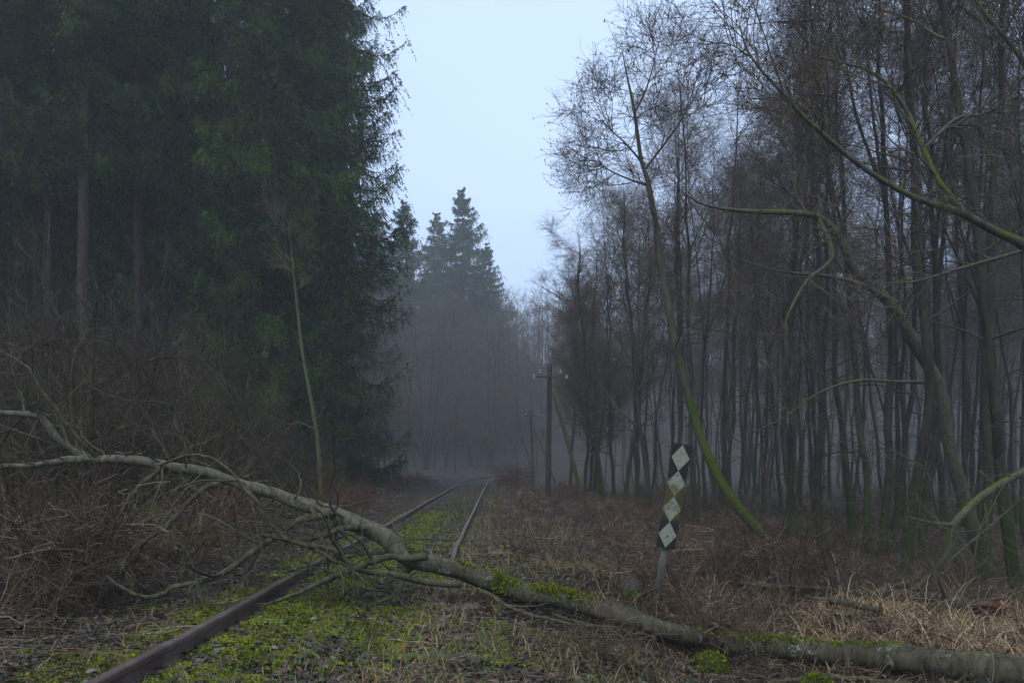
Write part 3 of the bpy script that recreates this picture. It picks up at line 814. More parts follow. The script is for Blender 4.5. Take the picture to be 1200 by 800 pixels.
# cushions of moss on the upper side of the trunk
P_trunk = P.copy(); rg = np.random.default_rng(12); px_ = CX + F * P[:, 0] / P[:, 1]; mm = MB()
for cpx, wpx, nn, spread in ((592, 13, 3200, 1.5), (660, 22, 3400, 1.0), (640, 8, 900, .9), (900, 40, 3600, .8), (1000, 30, 1500, .5), (480, 7, 900, .9), (830, 12, 900, 1.0), (545, 8, 500, .8)):
    w_ = np.exp(-((px_ - cpx) / wpx) ** 2); w_ /= w_.sum()
    i_ = rg.choice(len(P), nn, p=w_); i_ = np.clip(i_, 1, len(P) - 2); T_ = unit(P[i_ + 1] - P[i_ - 1]); th = rg.normal(0, spread * .6, nn)
    S_ = unit(np.cross(T_, np.array([0, 0, 1.]))); U_ = np.cross(S_, T_); n_ = unit(np.cos(th)[:, None] * U_ + np.sin(th)[:, None] * S_)
    c_ = P[i_] + n_ * (R[i_] * .985)[:, None] + T_ * rg.normal(0, .006, (nn, 1))
    keep = (np.sin(c_[:, 0] * 41) + np.sin(th * 5 + c_[:, 0] * 23) + rg.normal(0, .5, nn)) > -.55; c_, n_, nn_ = c_[keep], n_[keep], int(keep.sum())
    d_ = unit(n_ + rg.normal(0, .6, (nn_, 3))); s_ = unit(np.cross(d_, rg.normal(size=(nn_, 3)))); l_ = rg.uniform(.012, .034, (nn_, 1))
    mm.tris(c_ - off - s_ * l_ * .33, c_ - off + s_ * l_ * .33, c_ - off + d_ * l_, np.clip(rg.normal(.42, .2, nn_), 0, 1))
mm.build('moss', M['mosstuft'], ft, False)
BR = [
    [(112, 537, 0, .034), (92, 533, 0, .033), (80, 527, 0, .034), (65, 514, -.1, .033), (50, 497, -.1, .031), (37, 489, -.15, .03), (0, 487, -.2, .026), (-50, 484, -.3, .02)],
    [(40, 491, -.12, .016), (34, 482, -.12, .012), (30, 470, -.15, .007)],
    [(115, 537, -.1, .020), (98, 520, -.2, .018), (75, 490, -.25, .017), (55, 465, -.3, .015), (42, 444, -.3, .012), (20, 424, -.3, .009), (-5, 411, -.3, .007)],
    [(190, 545, .0, .022), (160, 572, -.2, .02), (135, 603, -.35, .018), (108, 640, -.5, .016), (82, 664, -.6, .010)],
    [(262, 562, -.05, .026), (240, 571, -.15, .025), (215, 586, -.25, .024), (192, 608, -.35, .022), (162, 626, -.5, .019), (143, 646, -.6, .015), (134, 664, -.7, .010)],
    [(392, 602, -.05, .036), (360, 606, -.2, .034), (330, 621, -.35, .032), (300, 641, -.5, .03), (270, 664, -.65, .028), (238, 680, -.8, .026), (206, 687, -.9, .022), (178, 697, -1.0, .018), (152, 689, -1.1, .014), (128, 668, -1.1, .009)],
    [(430, 618, -.05, .030), (400, 620, -.15, .028), (372, 627, -.25, .026), (345, 629, -.35, .022), (315, 622, -.4, .016), (290, 628, -.5, .009)],
    [(540, 684, -.15, .034), (497, 682, -.2, .032), (470, 675, -.3, .031), (431, 669, -.35, .029), (412, 660, -.35, .028), (396, 648, -.4, .027), (376, 646, -.45, .026), (352, 640, -.5, .02), (330, 622, -.5, .014), (312, 596, -.5, .008)],
    [(500, 652, -.06, .032), (475, 653, -.15, .031), (456, 650, -.2, .03), (436, 655, -.3, .028), (414, 663, -.45, .026), (390, 672, -.55, .024), (366, 683, -.7, .02), (340, 694, -.8, .014), (310, 704, -.85, .008)],
    [(285, 566, -.05, .020), (300, 586, -.2, .02), (320, 611, -.3, .019), (341, 632, -.4, .018), (380, 651, -.5, .016), (405, 668, -.6, .013), (425, 690, -.7, .009)],
    [(188, 545, -.06, .013), (213, 533, -.15, .013), (240, 536, -.2, .012), (268, 552, -.25, .012), (284, 572, -.3, .010), (300, 592, -.4, .006)],
    [(484, 662, .05, .04), (470, 671, .0, .034), (464, 684, -.1, .028), (455, 700, -.2, .02)],
    [(365, 592, -.05, .018), (372, 625, -.25, .017), (383, 648, -.4, .016), (395, 678, -.6, .013), (398, 700, -.7, .008)],
    [(218, 548, -.05, .010), (214, 520, -.1, .008), (203, 495, -.1, .006), (202, 472, -.1, .003)],
    [(150, 541, 0, .012), (168, 530, -.05, .010), (176, 512, -.1, .006), (180, 505, -.1, .003)],
    [(345, 585, .0, .010), (352, 560, .05, .008), (350, 545, .08, .004)],
    [(232, 552, .05, .012), (262, 530, .1, .008), (284, 500, .1, .005), (288, 495, .1, .003)],
    [(560, 690, -.1, .02), (600, 712, -.5, .018), (640, 720, -.8, .014), (720, 733, -1.1, .010)],
]
tw = MB(); rng = np.random.default_rng(44)
for b in BR:
    pts = []
    for px, py, dY, r in b:
        # depth follows the trunk at this column, then steps toward the viewer
        pts.append((px, py, YT + dY, r))
    Pb, Rb = stem(pts, 26)
    Pb = Pb + np.cumsum(rng.normal(0, .006, Pb.shape), 0) * (np.linspace(0, 1, 26)[:, None] > .05)
    g_ = hgt(Pb[:, 0], Pb[:, 1]) + Rb * .5
    Pb[:, 2] = np.maximum(Pb[:, 2], g_)
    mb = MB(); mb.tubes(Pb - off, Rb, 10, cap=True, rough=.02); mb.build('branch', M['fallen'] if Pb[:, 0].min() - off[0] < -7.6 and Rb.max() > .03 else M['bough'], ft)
    k1 = grow((Pb - off)[None], Rb[None], 5, 8, .2, 1, (25, 70), (.35, 1.1), .16, -.02, .5, .004, .3, rng)
    k2 = grow(*k1, 5, 5, .15, 1, (25, 65), (.15, .5), .18, -.01, .6, .0028, .5, rng)
    k3 = grow(*k2, 2, 4, .2, 1, (25, 60), (.08, .22), .18, 0, .7, .002, .6, rng)
    for kk, sd in ((k1, 5), (k2, 4), (k3, 3)): tw.tubes(*kk, sd, rng.random(len(kk[0])) * .8)
k1 = grow((P[224:] - off)[None], R[224:][None], 34, 9, .0, 1, (35, 90), (.5, 1.5), .16, -.05, .22, .006, .3, rng)
k2 = grow(*k1, 5, 5, .2, 1, (25, 65), (.2, .6), .18, 0, .6, .003, .5, rng)
for kk, sd in ((k1, 5), (k2, 4)): tw.tubes(*kk, sd, rng.random(len(kk[0])) * .8)
tw.build('twigs', M['twig_mossy'], ft)
tag(ft, 'big pale lichened fallen tree lying across both rails', 'fallen tree')

# ------------------------------------------------------------------ broken log with its torn end, further right
def lying(name, label, cat, pts, mat, seed, twigs=6, L=(.3, .9), sides=14, tm='twig', end=None, up=.05, n=120):
    rng = np.random.default_rng(seed)
    q = []
    for px, py, r, lift in pts:
        a, b, Y = onground(px, py, r * .8, lift); q.append((a, b, Y, r))
    P, R = stem(q, n)
    P = P + np.cumsum(rng.normal(0, .0025, P.shape), 0)
    o = P[0].copy(); root = empty(name, tuple(o))
    mb = MB(); mb.tubes(P - o, R, sides, cap=True, rough=.03); mb.build('trunk', mat, root)
    if twigs:
        k1 = grow((P - o)[None], R[None], twigs, 9, .03, .97, (35, 85), L, .18, up, .4, .006, .3, rng)
        k2 = grow(*k1, 4, 5, .3, 1, (25, 65), (.15, .45), .2, up, .6, .003, .5, rng)
        for j in range(len(k1[0])):
            t = MB(); t.tubes(k1[0][j:j + 1], k1[1][j:j + 1], 5, .4); t.tubes(k2[0][4 * j:4 * j + 4], k2[1][4 * j:4 * j + 4], 3, rng.random(4)); t.build('twig', M[tm], root)
    if end is not None:
        e = MB(); rr = R[-1]; d = unit(P[-1] - P[-2])
        for _ in range(26):
            s = P[-1] - o + rng.normal(0, rr * .38, 3); s = s - d * .02
            e.tubes(np.array([[s, s + d * rng.uniform(.06, .22) + rng.normal(0, .012, 3)]]), np.array([[rr * .28, .002]]), 5, rng.random())
        e.build('torn_end', M['broken'], root)
    tag(root, label, cat); return root
lying('broken_log', 'pale broken log with a torn orange end among the dry reeds', 'log',
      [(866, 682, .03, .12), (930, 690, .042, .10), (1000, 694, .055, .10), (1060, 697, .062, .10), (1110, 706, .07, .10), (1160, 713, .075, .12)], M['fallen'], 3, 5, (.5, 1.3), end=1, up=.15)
lying('dead_branch', 'thinner grey branch lying just in front of the pale broken log', 'branch',
      [(885, 690, .02, .06), (930, 700, .03, .06), (975, 705, .034, .06), (1020, 718, .03, .06)], M['bough'], 4, 5, (.3, .9), 8)
lying('dead_branch', 'grey branch lying behind the foot of the diamond board', 'branch',
      [(735, 650, .02, .10), (790, 668, .025, .10), (850, 672, .028, .08), (905, 690, .02, .1)], M['bough'], 14, 8, (.4, 1.2), 8, up=.06)
lying('dead_branch', 'thin branch on the ground at the bottom edge right of the middle', 'branch',
      [(900, 800, .02, .03), (960, 792, .022, .03), (1060, 800, .02, .03)], M['bough'], 15, 5, (.3, .8), 8)
lying('dead_branch', 'thin branch in the weeds under the middle of the fallen trunk', 'branch',
      [(610, 700, .012, .03), (660, 722, .014, .03), (740, 745, .012, .03)], M['bough'], 16, 5, (.3, .8), 7)
# two curved upright dead twigs over the pale log
for pts, lb in (([(950, 690, .014), (947, 655, .012), (940, 620, .009), (937, 600, .006), (934, 585, .004)], 'pale crooked twig standing up from the left half of the broken log'),
                ([(1010, 692, .012), (1004, 665, .011), (1007, 640, .009), (1012, 615, .005)], 'pale crooked twig standing up from the middle of the broken log')):
    Y = G(980, 690, .1)[1]
    P, R = stem([(a, b, Y, r) for a, b, r in pts], 14); o = P[0].copy(); rt = empty('dead_twig', tuple(o))
    mb = MB(); mb.tubes(P - o, R, 6, cap=True); k1 = grow((P - o)[None], R[None], 4, 6, .3, .95, (40, 75), (.15, .45), .22, .02, .6, .003, .5, RNG); mb.tubes(*k1, 4)
    mb.build('stem', M['post'], rt); tag(rt, lb, 'twig')

# ------------------------------------------------------------------ sapling in front of the spruces
Ysap = G(375, 578)[1]; Ysap = min(max(Ysap, 15), 19)
sp = [(377, 600, Ysap, .055), (375, 550, Ysap, .05), (370, 500, Ysap, .046), (362, 455, Ysap, .042), (354, 410, Ysap, .038), (349, 365, Ysap, .033), (344, 320, Ysap, .026), (341, 290, Ysap, .016), (337, 258, Ysap, .006)]
P, R = stem(sp, 30); o = P[0].copy(); rt = empty('sapling', tuple(o)); rng = np.random.default_rng(50)
mb = MB(); mb.tubes(P - o, R, 9); mb.build('trunk', M['sapling'], rt)
mb = MB()
k1 = grow((P[17:] - o)[None], R[17:][None], 11, 7, .2, 1, (35, 70), (.4, 1.1), .15, .03, .5, .007, .4, rng); k2 = grow(*k1, 6, 5, .2, 1, (25, 60), (.2, .5), .18, .03, .7, .005, .6, rng); k3 = grow(*k2, 4, 3, .2, 1, (25, 60), (.1, .3), .18, .03, .7, .004, .6, rng)
j1 = grow((P[:10] - o)[None], R[:10][None], 4, 7, .2, 1, (35, 70), (.4, 1.1), .2, .05, .5, .008, .4, rng); j2 = grow(*j1, 4, 5, .3, 1, (25, 60), (.2, .5), .18, .03, .7, .005, .6, rng)
for kk, s in ((k1, 4), (k2, 3), (k3, 3), (j1, 4), (j2, 3)): mb.tubes(*kk, s, rng.random(len(kk[0])) * .5 + .5)
mb.build('crown', M['twig'], rt); tag(rt, 'slim pale green sapling standing alone before the dark spruces', 'sapling')

# ------------------------------------------------------------------ bare shrubs
def shrub(seed, H, stems_, spread, mat, lod=1.0, rb=.02):
    rng = np.random.default_rng(seed); root = empty('bare_shrub'); mb = MB()
    K = stems_; n = 10
    a = rng.uniform(0, 6.28, K); out = rng.uniform(.1, spread, K)
    d = unit(np.stack([np.cos(a) * out, np.sin(a) * out, np.ones(K)], 1))
    P = np.empty((K, n, 3)); P[:, 0] = np.stack([np.cos(a) * .25 * rng.random(K), np.sin(a) * .25 * rng.random(K), np.full(K, -.1)], 1)
    L = H * rng.uniform(.6, 1.1, K)
    for k in range(1, n):
        d = unit(d + rng.normal(size=d.shape) * .09 + np.array([0, 0, -.02])); P[:, k] = P[:, k - 1] + d * (L / (n - 1))[:, None]
    R = (rb * rng.uniform(.5, 1, K))[:, None] * np.linspace(1, .25, n)[None]
    b1 = grow(P, R, int(9 * lod), 7, .2, 1, (20, 60), (H * .15, H * .42), .16, .0, .55, .005, .3, rng, .3)
    b2 = grow(*b1, int(6 * lod), 5, .15, 1, (20, 65), (.2, .6), .18, -.01, .7, .0034, .5, rng)
    b3 = grow(*b2, 2, 3, .1, 1, (20, 60), (.08, .3), .18, 0, .8, .0026, .6, rng)
    mb.tubes(P, R, 5, rng.random(K) * .6 + .2)
    for bb, s in ((b1, 4), (b2, 3), (b3, 3)): mb.tubes(*bb, s, rng.random(len(bb[0])) ** 1.4)
    mb.build('stems', mat, root)
    return root
SH = [shrub(61, 3.2, 11, .5, M['thicket'], .9, .024), shrub(62, 2.6, 12, .75, M['thicket'], .85, .018), shrub(63, 1.2, 13, .9, M['bramble'], .7, .010), shrub(64, 1.3, 26, .25, M['russet'], .35, .006)]
shused = [False] * 4
def put_shrub(v, x, y, rz, sc, label, group=None, name=None):
    z = float(hgt(x, y))
    if not shused[v]: shused[v] = True; o = SH[v]; o.location = (x, y, z); o.rotation_euler = (0, 0, rz); o.scale = (sc,) * 3
    else: o = dup(SH[v], (x, y, z), rz, sc)
    tag(o, label, 'shrub', group); return o
rng = np.random.default_rng(70)
LSG = 'bare brown shrubs of the thicket under the spruces'
sp_ = []
def fr(x, y, d): return all((x - a) ** 2 + (y - b) ** 2 > d * d for a, b in sp_)
c = 0
for _ in range(3000):
    Y = rng.uniform(11, 27); px = rng.uniform(-60, 430); x = (px - CX) / F * Y
    if x - xc(Y) > -3.6: continue
    if not fr(x, Y, 1.15): continue
    # thicket gets lower to the right
    top = np.interp(px, [-60, 60, 250, 330, 430], [330, 350, 400, 490, 555])
    need = EYE + (HY - top) / F * Y - float(hgt(x, Y))
    v = 0 if need > 2.4 else 1
    sc = np.clip(need / (2.9 if v == 0 else 2.2), .3, 1.55) * rng.uniform(.6, 1.05)
    sp_.append((x, Y)); put_shrub(v, x, Y, rng.uniform(0, 6.28), float(sc), 'tall bare brown shrub in the thicket below the spruces', LSG); c += 1
    if c >= 56: break
RSG = 'low bare shrubs and brambles on the wood floor right of the track'
c = 0
for _ in range(4000):
    Y = 9 + 34 * rng.random() ** 1.3; px = rng.uniform(640, 1240); x = (px - CX) / F * Y
    if x - xc(Y) < 4.2: continue
    if not fr(x, Y, .9): continue
    if abs(px - 780) < 45 and Y < 9.5: continue
    sp_.append((x, Y)); put_shrub(2 if rng.random() < .8 else 1, x, Y, rng.uniform(0, 6.28), float(rng.uniform(.28, .6)), 'low tangled bare shrub on the brown floor of the wood', RSG); c += 1
    if c >= 95: break
# russet stems left by the rail and beside the poles
for px, Y, sc in ((395, 17, .62), (415, 19, .6), (380, 20, .7), (432, 24, .7)):
    x = (px - CX) / F * Y; put_shrub(3, x, Y, rng.uniform(0, 6), sc, 'russet red-brown clump of thin stems left of the track', 'russet clumps left of the track')
for px, Y, sc in ((600, 38, .75), (588, 44, .8), (612, 42, .9), (655, 36, .8), (672, 34, .8), (598, 52, 1.0), (620, 50, 1.0)):
    x = (px - CX) / F * Y; put_shrub(3, x, Y, rng.uniform(0, 6), sc, 'russet red-brown clump of thin stems around the telegraph poles', 'russet clumps around the telegraph poles')
# bare bush growing through the right half of the fallen trunk
for px, py, v, sc, lb in ((842, 762, 2, .62, 'dark spiky bare bush in front of the gap in the fallen trunk'), (778, 700, 2, .55, 'small bare bramble at the foot of the diamond board'), (690, 775, 2, .30, 'small pale bare bush in front of the middle of the fallen trunk'),
                          (900, 690, 2, .9, 'bare bramble over the left end of the broken log'), (120, 700, 2, .9, 'bare bramble under the left boughs of the fallen tree'), (40, 690, 2, 1.0, 'bare bramble at the left edge below the fallen tree'), (210, 655, 2, .9, 'bare bramble behind the lower boughs of the fallen tree')):
    p = G(px, py); put_shrub(v, p[0], p[1], rng.uniform(0, 6), sc, lb)

# ------------------------------------------------------------------ stumps / moss cushions
def lump(name, px, py, rx, rz, mat, label, cat, seed):
    p = G(px, py); rng = np.random.default_rng(seed)
    n, m = 18, 10; V = []
    for j in range(m):
        th = j / (m - 1) * PI * .62
        for i in range(n):
            a = i * 2 * PI / n; r = 1 + .22 * math.sin(3 * a + seed) + .13 * math.sin(5 * a + j * .9) + rng.normal(0, .07)
            V.append((math.cos(a) * math.sin(th) * rx * r, math.sin(a) * math.sin(th) * rx * r, math.cos(th) * rz * (1 + rng.normal(0, .12) + .2 * math.sin(2 * a + seed))))
    idx = np.arange(n * m).reshape(m, n); mb = MB()
    mb.add(V, np.stack([idx[:-1], idx[1:], np.roll(idx[1:], -1, 1), np.roll(idx[:-1], -1, 1)], -1).reshape(-1, 4))
    o = mb.build(name, mat); o.location = p + np.array([0, 0, rz * .1]); tag(o, label, cat)
    if mat is M['moss']:
        V_ = np.array(V); k_ = rng.integers(0, len(V_), 2600); c_ = V_[k_] * .98 + rng.normal(0, rx * .07, (2600, 3)); d_ = unit(V_[k_] / (rx, rx, rz) + rng.normal(0, .7, (2600, 3)))
        s_ = unit(np.cross(d_, rng.normal(size=c_.shape))); l_ = rng.uniform(.012, .03, (2600, 1)); t_ = MB(); t_.tris(c_ - s_ * l_ * .3, c_ + s_ * l_ * .3, c_ + d_ * l_, np.clip(rng.normal(.35, .22, 2600), 0, 1)); t_.build('moss', M['mosstuft'], o, False)
    return o
m_, nt, b_ = nodes('moss'); q = N(nt); v = q.coord('Object'); n1 = q.noise(v, 30, 6, .75)
q.link(q.mix(q.fac(n1, .3, .7), (.025, .035, .006), (.08, .11, .012)), b_.inputs['Base Color']); b_.inputs['Roughness'].default_value = .95; q.bump(n1, b_, 1, .03); M['moss'] = m_
lump('mossy_stump', 830, 782, .13, .09, M['moss'], 'bright green mossy lump under the left end of the thick log part', 'stump', 1)
lump('mossy_stump', 955, 806, .10, .08, M['moss'], 'mossy green cushion at the bottom edge below the thick fallen trunk', 'moss cushion', 2)
lump('tree_stump', 738, 700, .10, .17, M['sleeper'], 'dark rotten stump just left of the diamond board post', 'stump', 3)
lump('mossy_mound', 178, 628, .45, .38, M['moss'], 'mossy green mound in the thicket behind the fallen boughs', 'mound', 4)
lump('mossy_mound', 222, 640, .3, .22, M['moss'], 'smaller mossy mound right of the bigger one behind the boughs', 'mound', 5)

# ------------------------------------------------------------------ ground cover
rng = np.random.default_rng(90)
def scatter(n, ymin, ymax, pw, xl=-.66, xr=.66):
    Y = ymin + (ymax - ymin) * rng.random(n) ** pw
    x = rng.uniform(xl, xr, n) * (Y + 1.0)
    return x, Y
def blades(mb, x, y, L, w, bend, v, n=4, spread=.35, z0=-.01):
    K = len(x); z = hgt(x, y) + z0
    a = rng.uniform(0, 6.28, K); H_ = np.stack([np.cos(a), np.sin(a), np.zeros(K)], 1)
    d = unit(H_ * rng.uniform(.05, spread, (K, 1)) + np.array([0, 0, 1.]))
    P = np.empty((K, n, 3)); P[:, 0] = np.stack([x, y, z], 1)
    for k in range(1, n):
        d = unit(d + H_ * bend[:, None] * .35 - np.array([0, 0, 1.]) * bend[:, None] * .22 * k); P[:, k] = P[:, k - 1] + d * (L / (n - 1))[:, None]
    W = w[:, None] * np.linspace(1, .15, n)[None]
    b = a + rng.uniform(.8, 2.3, K); S = np.stack([np.cos(b), np.sin(b), np.zeros(K)], 1)
    mb.ribbons(P, W, S, v)
def keep_off_rails(x, y, w=.06):
    d = np.abs(x - xc(y)); return (np.abs(d - .7175) > w) | ((x > xc(y)) & (y > 6.5) & (y < 22))
_o = np.argsort(px_); _px, _Y = px_[_o], P_trunk[_o, 1]
def low_before_trunk(x, y, share=.85):
    """thin growth on the near side of the fallen trunk, where it has flattened it"""
    q_ = CX + F * x / y
    return ~((q_ > 600) & (q_ < 1290) & (y < np.interp(q_, _px, _Y) + .25) & (y > 3.9) & (rng.random(len(x)) < share))
def clump(x, y, s=1.0, ph=0.0):
    return .5 + .25 * (np.sin(x * 2.1 * s + ph) + np.sin(y * 1.7 * s + x * s + ph * 2)) 

# moss tufts
x, y = scatter(1600000, 3.8, 22, 1.8, -.66, .4)
mk = mossiness(x, y) + .24 * clump(x, y, 1.2, 1) + .22 * clump(x, y, 3.7, 2) + .16 * clump(x, y, 9.3, 4)
k = (mk > .63 + .18 * rng.random(len(x))) & keep_off_rails(x, y, .05); x, y = x[k], y[k]
print('moss', len(x))
mb = MB(); K = len(x); p = np.stack([x, y, hgt(x, y) + .002 + .022 * clump(x, y, 17, 3) * rng.random(K)], 1)
d = unit(rng.normal(size=(K, 3)) * np.array([1, 1, .3]) + np.array([0, 0, .8])); s = unit(np.cross(d, rng.normal(size=(K, 3))))
l = rng.uniform(.007, .017, K)[:, None] * (1 + y[:, None] * .05); w = l * .42
mb.tris(p - s * w, p + s * w, p + d * l, np.clip(.25 + .5 * clump(x, y, 5, 3) + rng.normal(0, .18, K), 0, 1))
tag(mb.build('moss', M['mosstuft'], None, False), 'yellow green moss carpeting the track bed and its edges', 'moss', kind='stuff')

# dead leaves
x, y = scatter(120000, 3.8, 26, 1.6); d_ = np.abs(x - xc(y))
k = (rng.random(len(x)) < .30 + .7 * np.exp(-(d_ / 3) ** 2)) & keep_off_rails(x, y, .02); x, y = x[k], y[k]; K = len(x)
p = np.stack([x, y, hgt(x, y) + rng.uniform(.004, .02, K)], 1); a = rng.uniform(0, 6.28, K)
nrm = unit(rng.normal(0, .35, (K, 3)) + np.array([0, 0, 1.])); d = unit(np.cross(nrm, np.stack([np.cos(a), np.sin(a), 0 * a], 1))); s = np.cross(nrm, d)
l = (.010 + .030 * rng.random(K) ** 2)[:, None]; w = l * rng.uniform(.45, .75, (K, 1)); v = rng.random(K); lift = nrm * l * rng.uniform(.0, .5, (K, 1))
mb = MB()
A = p - d * l; B = p + d * l; C1 = p - s * w + lift; C2 = p + s * w + lift * .6; D1 = p + d * l * .1
V = np.stack([A, C1, B, C2, p], 1); base = (np.arange(K) * 5)[:, None, None]
T = np.array([(0, 1, 4), (1, 2, 4), (2, 3, 4), (3, 0, 4)])[None] + base
mb.add(V, None, T.reshape(-1, 3), np.repeat(v, 5))
tag(mb.build('dead_leaves', M['leaf'], None, False), 'dead brown and grey leaves strewn over the track bed and moss', 'leaves', kind='stuff')

# ballast stones
x = xc(np.zeros(1)); x, y = scatter(5000, 3.8, 24, 1.6, -.5, .35); d_ = np.abs(x - xc(y)); k = (d_ < 2.1) & keep_off_rails(x, y, .07); x, y = x[k], y[k]; K = len(x)
r = rng.uniform(.010, .028, K); mb = MB(); D = unit(rng.normal(size=(K, 8, 3))); corners = np.array([(a, b, c) for c in (-.7, .7) for (a, b) in ((-1, -1), (1, -1), (1, 1), (-1, 1))], float) / 1.5
V = np.stack([x, y, hgt(x, y)], 1)[:, None] + (corners[None] + D * .35) * r[:, None, None]
Q = np.array([(0, 3, 2, 1), (4, 5, 6, 7), (0, 1, 5, 4), (1, 2, 6, 5), (2, 3, 7, 6), (3, 0, 4, 7)])[None] + (np.arange(K) * 8)[:, None, None]
mb.add(V, Q.reshape(-1, 4), None, np.repeat(rng.random(K), 8)); tag(mb.build('gravel', M['stone'], None, False), 'grey ballast stones showing through the moss', 'gravel', kind='stuff')

# grass, green and withered
x, y = scatter(150000, 4.0, 45, 1.7); d = x - xc(y)
g_ = clump(x, y, 1.6, 5) * .6 + clump(x, y, .6, 2) * .4
dens = .16 + .55 * np.exp(-((d - 1.6) / 1.3) ** 2) + .30 * np.exp(-((d + 1.2) / .9) ** 2) + (.12 + .35 * smooth(8, 14, y)) * np.exp(-(d / 1.1) ** 2)
k = (rng.random(len(x)) < dens * (g_ > .42) * np.where(d < .9, .40, 1.1)) & keep_off_rails(x, y, .05); x, y = x[k], y[k]; K = len(x); print('grass', K)
mb = MB(); blades(mb, x, y, rng.uniform(.04, .17, K) * (1 + .02 * y), rng.uniform(.0016, .0035, K) * (1 + y * .05), rng.uniform(.1, 1.2, K), np.clip(rng.random(K) * .9 + .1 * clump(x, y, 2, 1), 0, 1))
tag(mb.build('grass', M['grass'], None, False), 'thin green and withered grass along and between the rails', 'grass', kind='stuff')

# dry reeds at right
mb = MB(); 
n = 16000; px = rng.uniform(930, 1330, n); Yr = rng.uniform(6.6, 10.6, n); x = (px - CX) / F * Yr
cl = clump(x, Yr, 2.4, 1); k = (cl > .38) & (px > 930 + (Yr - 7) * 12) & low_before_trunk(x, Yr, .9) ; x, y = x[k], Yr[k]; K = len(x); print('reeds', K)
blades(mb, x, y, np.where(rng.random(K) < .12, rng.uniform(.5, .85, K), rng.uniform(.12, .5, K)) * (.5 + .8 * clump(x, y, 2.4, 1)), rng.uniform(.003, .0065, K), rng.uniform(.3, 2.0, K), np.clip(rng.normal(.5, .25, K), 0, 1), 6, .9)
tag(mb.build('reeds', M['straw'], None, False), 'pale straw-coloured dry reeds bent over around the broken log', 'reeds', kind='stuff')
# sparse straw in the foreground and along the right rail
mb = MB(); x, y = scatter(26000, 4.2, 20, 1.3, -.25, .45); d = x - xc(y)
k = (clump(x, y, 1.9, 4) > .52) & (d > .5) & (d < 7) & (rng.random(len(x)) < .8) & low_before_trunk(x, y, .55); x, y = x[k], y[k]; K = len(x); print('straw', K)
blades(mb, x, y, rng.uniform(.12, .38, K), rng.uniform(.0016, .0032, K), rng.uniform(.2, 1.8, K), np.clip(rng.normal(.3, .25, K), 0, 1), 5, .7)
tag(mb.build('dry_grass', M['straw'], None, False), 'withered straw tufts beside the right rail and before the fallen trunk', 'dry grass', kind='stuff')

# undergrowth: dead stems, brambles, fallen twigs
def stems(mb, x, y, L, r, bend, v, n=5, spread=.6, kids=3):
    K = len(x); z = hgt(x, y) - .02; a = rng.uniform(0, 6.28, K); H_ = np.stack([np.cos(a), np.sin(a), 0 * a], 1)
    d = unit(H_ * rng.uniform(.05, spread, (K, 1)) + np.array([0, 0, 1.])); P = np.empty((K, n, 3)); P[:, 0] = np.stack([x, y, z], 1)
    for k in range(1, n):
        d = unit(d + H_ * bend[:, None] * .25 - np.array([0, 0, .12]) * bend[:, None] * k + rng.normal(size=d.shape) * .10); P[:, k] = P[:, k - 1] + d * (L / (n - 1))[:, None]
    R = r[:, None] * np.linspace(1, .4, n)[None]; mb.tubes(P, R, 3, v)
    if kids:
        b = grow(P, R, kids, 4, .25, 1, (25, 70), (.10, .40), .2, 0, .8, .0016, .6, rng); b[1][:] = np.minimum(b[1], np.repeat(r, int(kids))[:, None] * .75); mb.tubes(*b, 3, np.repeat(v, int(kids)))
mb = MB(); x, y = scatter(42000, 5.2, 55, 1.45, -.66, .66); d = x - xc(y)
pr = np.where(d > 0, smooth(1.1, 3.2, d), smooth(1.5, 3.0, -d)) * (.25 + .75 * (clump(x, y, 1.1, 2) > .35))
k = (rng.random(len(x)) < pr * (.9 - .5 * (y < 6.2))) & low_before_trunk(x, y); x, y = x[k], y[k]; K = len(x); print('undergrowth', K)
left = (x - xc(y) < 0)
stems(mb, x, y, rng.uniform(.2, .62, K) * np.where(left, 1.3, .62), rng.uniform(.0018, .0042, K) * (1 + .05 * y), rng.uniform(.1, 1.8, K), rng.random(K) ** 1.3, 5, .9, 3)
tag(mb.build('undergrowth', M['bramble'], None, True), 'brown tangle of dead stems and brambles covering both sides of the track', 'undergrowth', kind='stuff')
# twig litter lying flat
mb = MB(); x, y = scatter(10000, 4.2, 26, 1.4); k = keep_off_rails(x, y, .1) & (np.abs(x - xc(y)) > .9 * rng.random(len(x)) + .3); x, y = x[k], y[k]; K = len(x)
a = rng.uniform(0, 6.28, K); L = rng.uniform(.08, .5, K); n = 5; P = np.empty((K, n, 3)); P[:, 0] = np.stack([x, y, 0 * x], 1)
for j in range(1, n):
    a = a + rng.normal(0, .25, K); P[:, j] = P[:, j - 1] + np.stack([np.cos(a), np.sin(a), 0 * a], 1) * (L / (n - 1))[:, None]
P[:, :, 2] = hgt(P[:, :, 0], P[:, :, 1]) + rng.uniform(.003, .05, K)[:, None] + rng.normal(0, .01, (K, n))
mb.tubes(P, rng.uniform(.0015, .005, K)[:, None] * np.linspace(1, .5, n)[None], 3, rng.random(K) ** .8)
tag(mb.build('fallen_twigs', M['bramble'], None, True), 'litter of small dead twigs lying on the ground', 'twigs', kind='stuff')
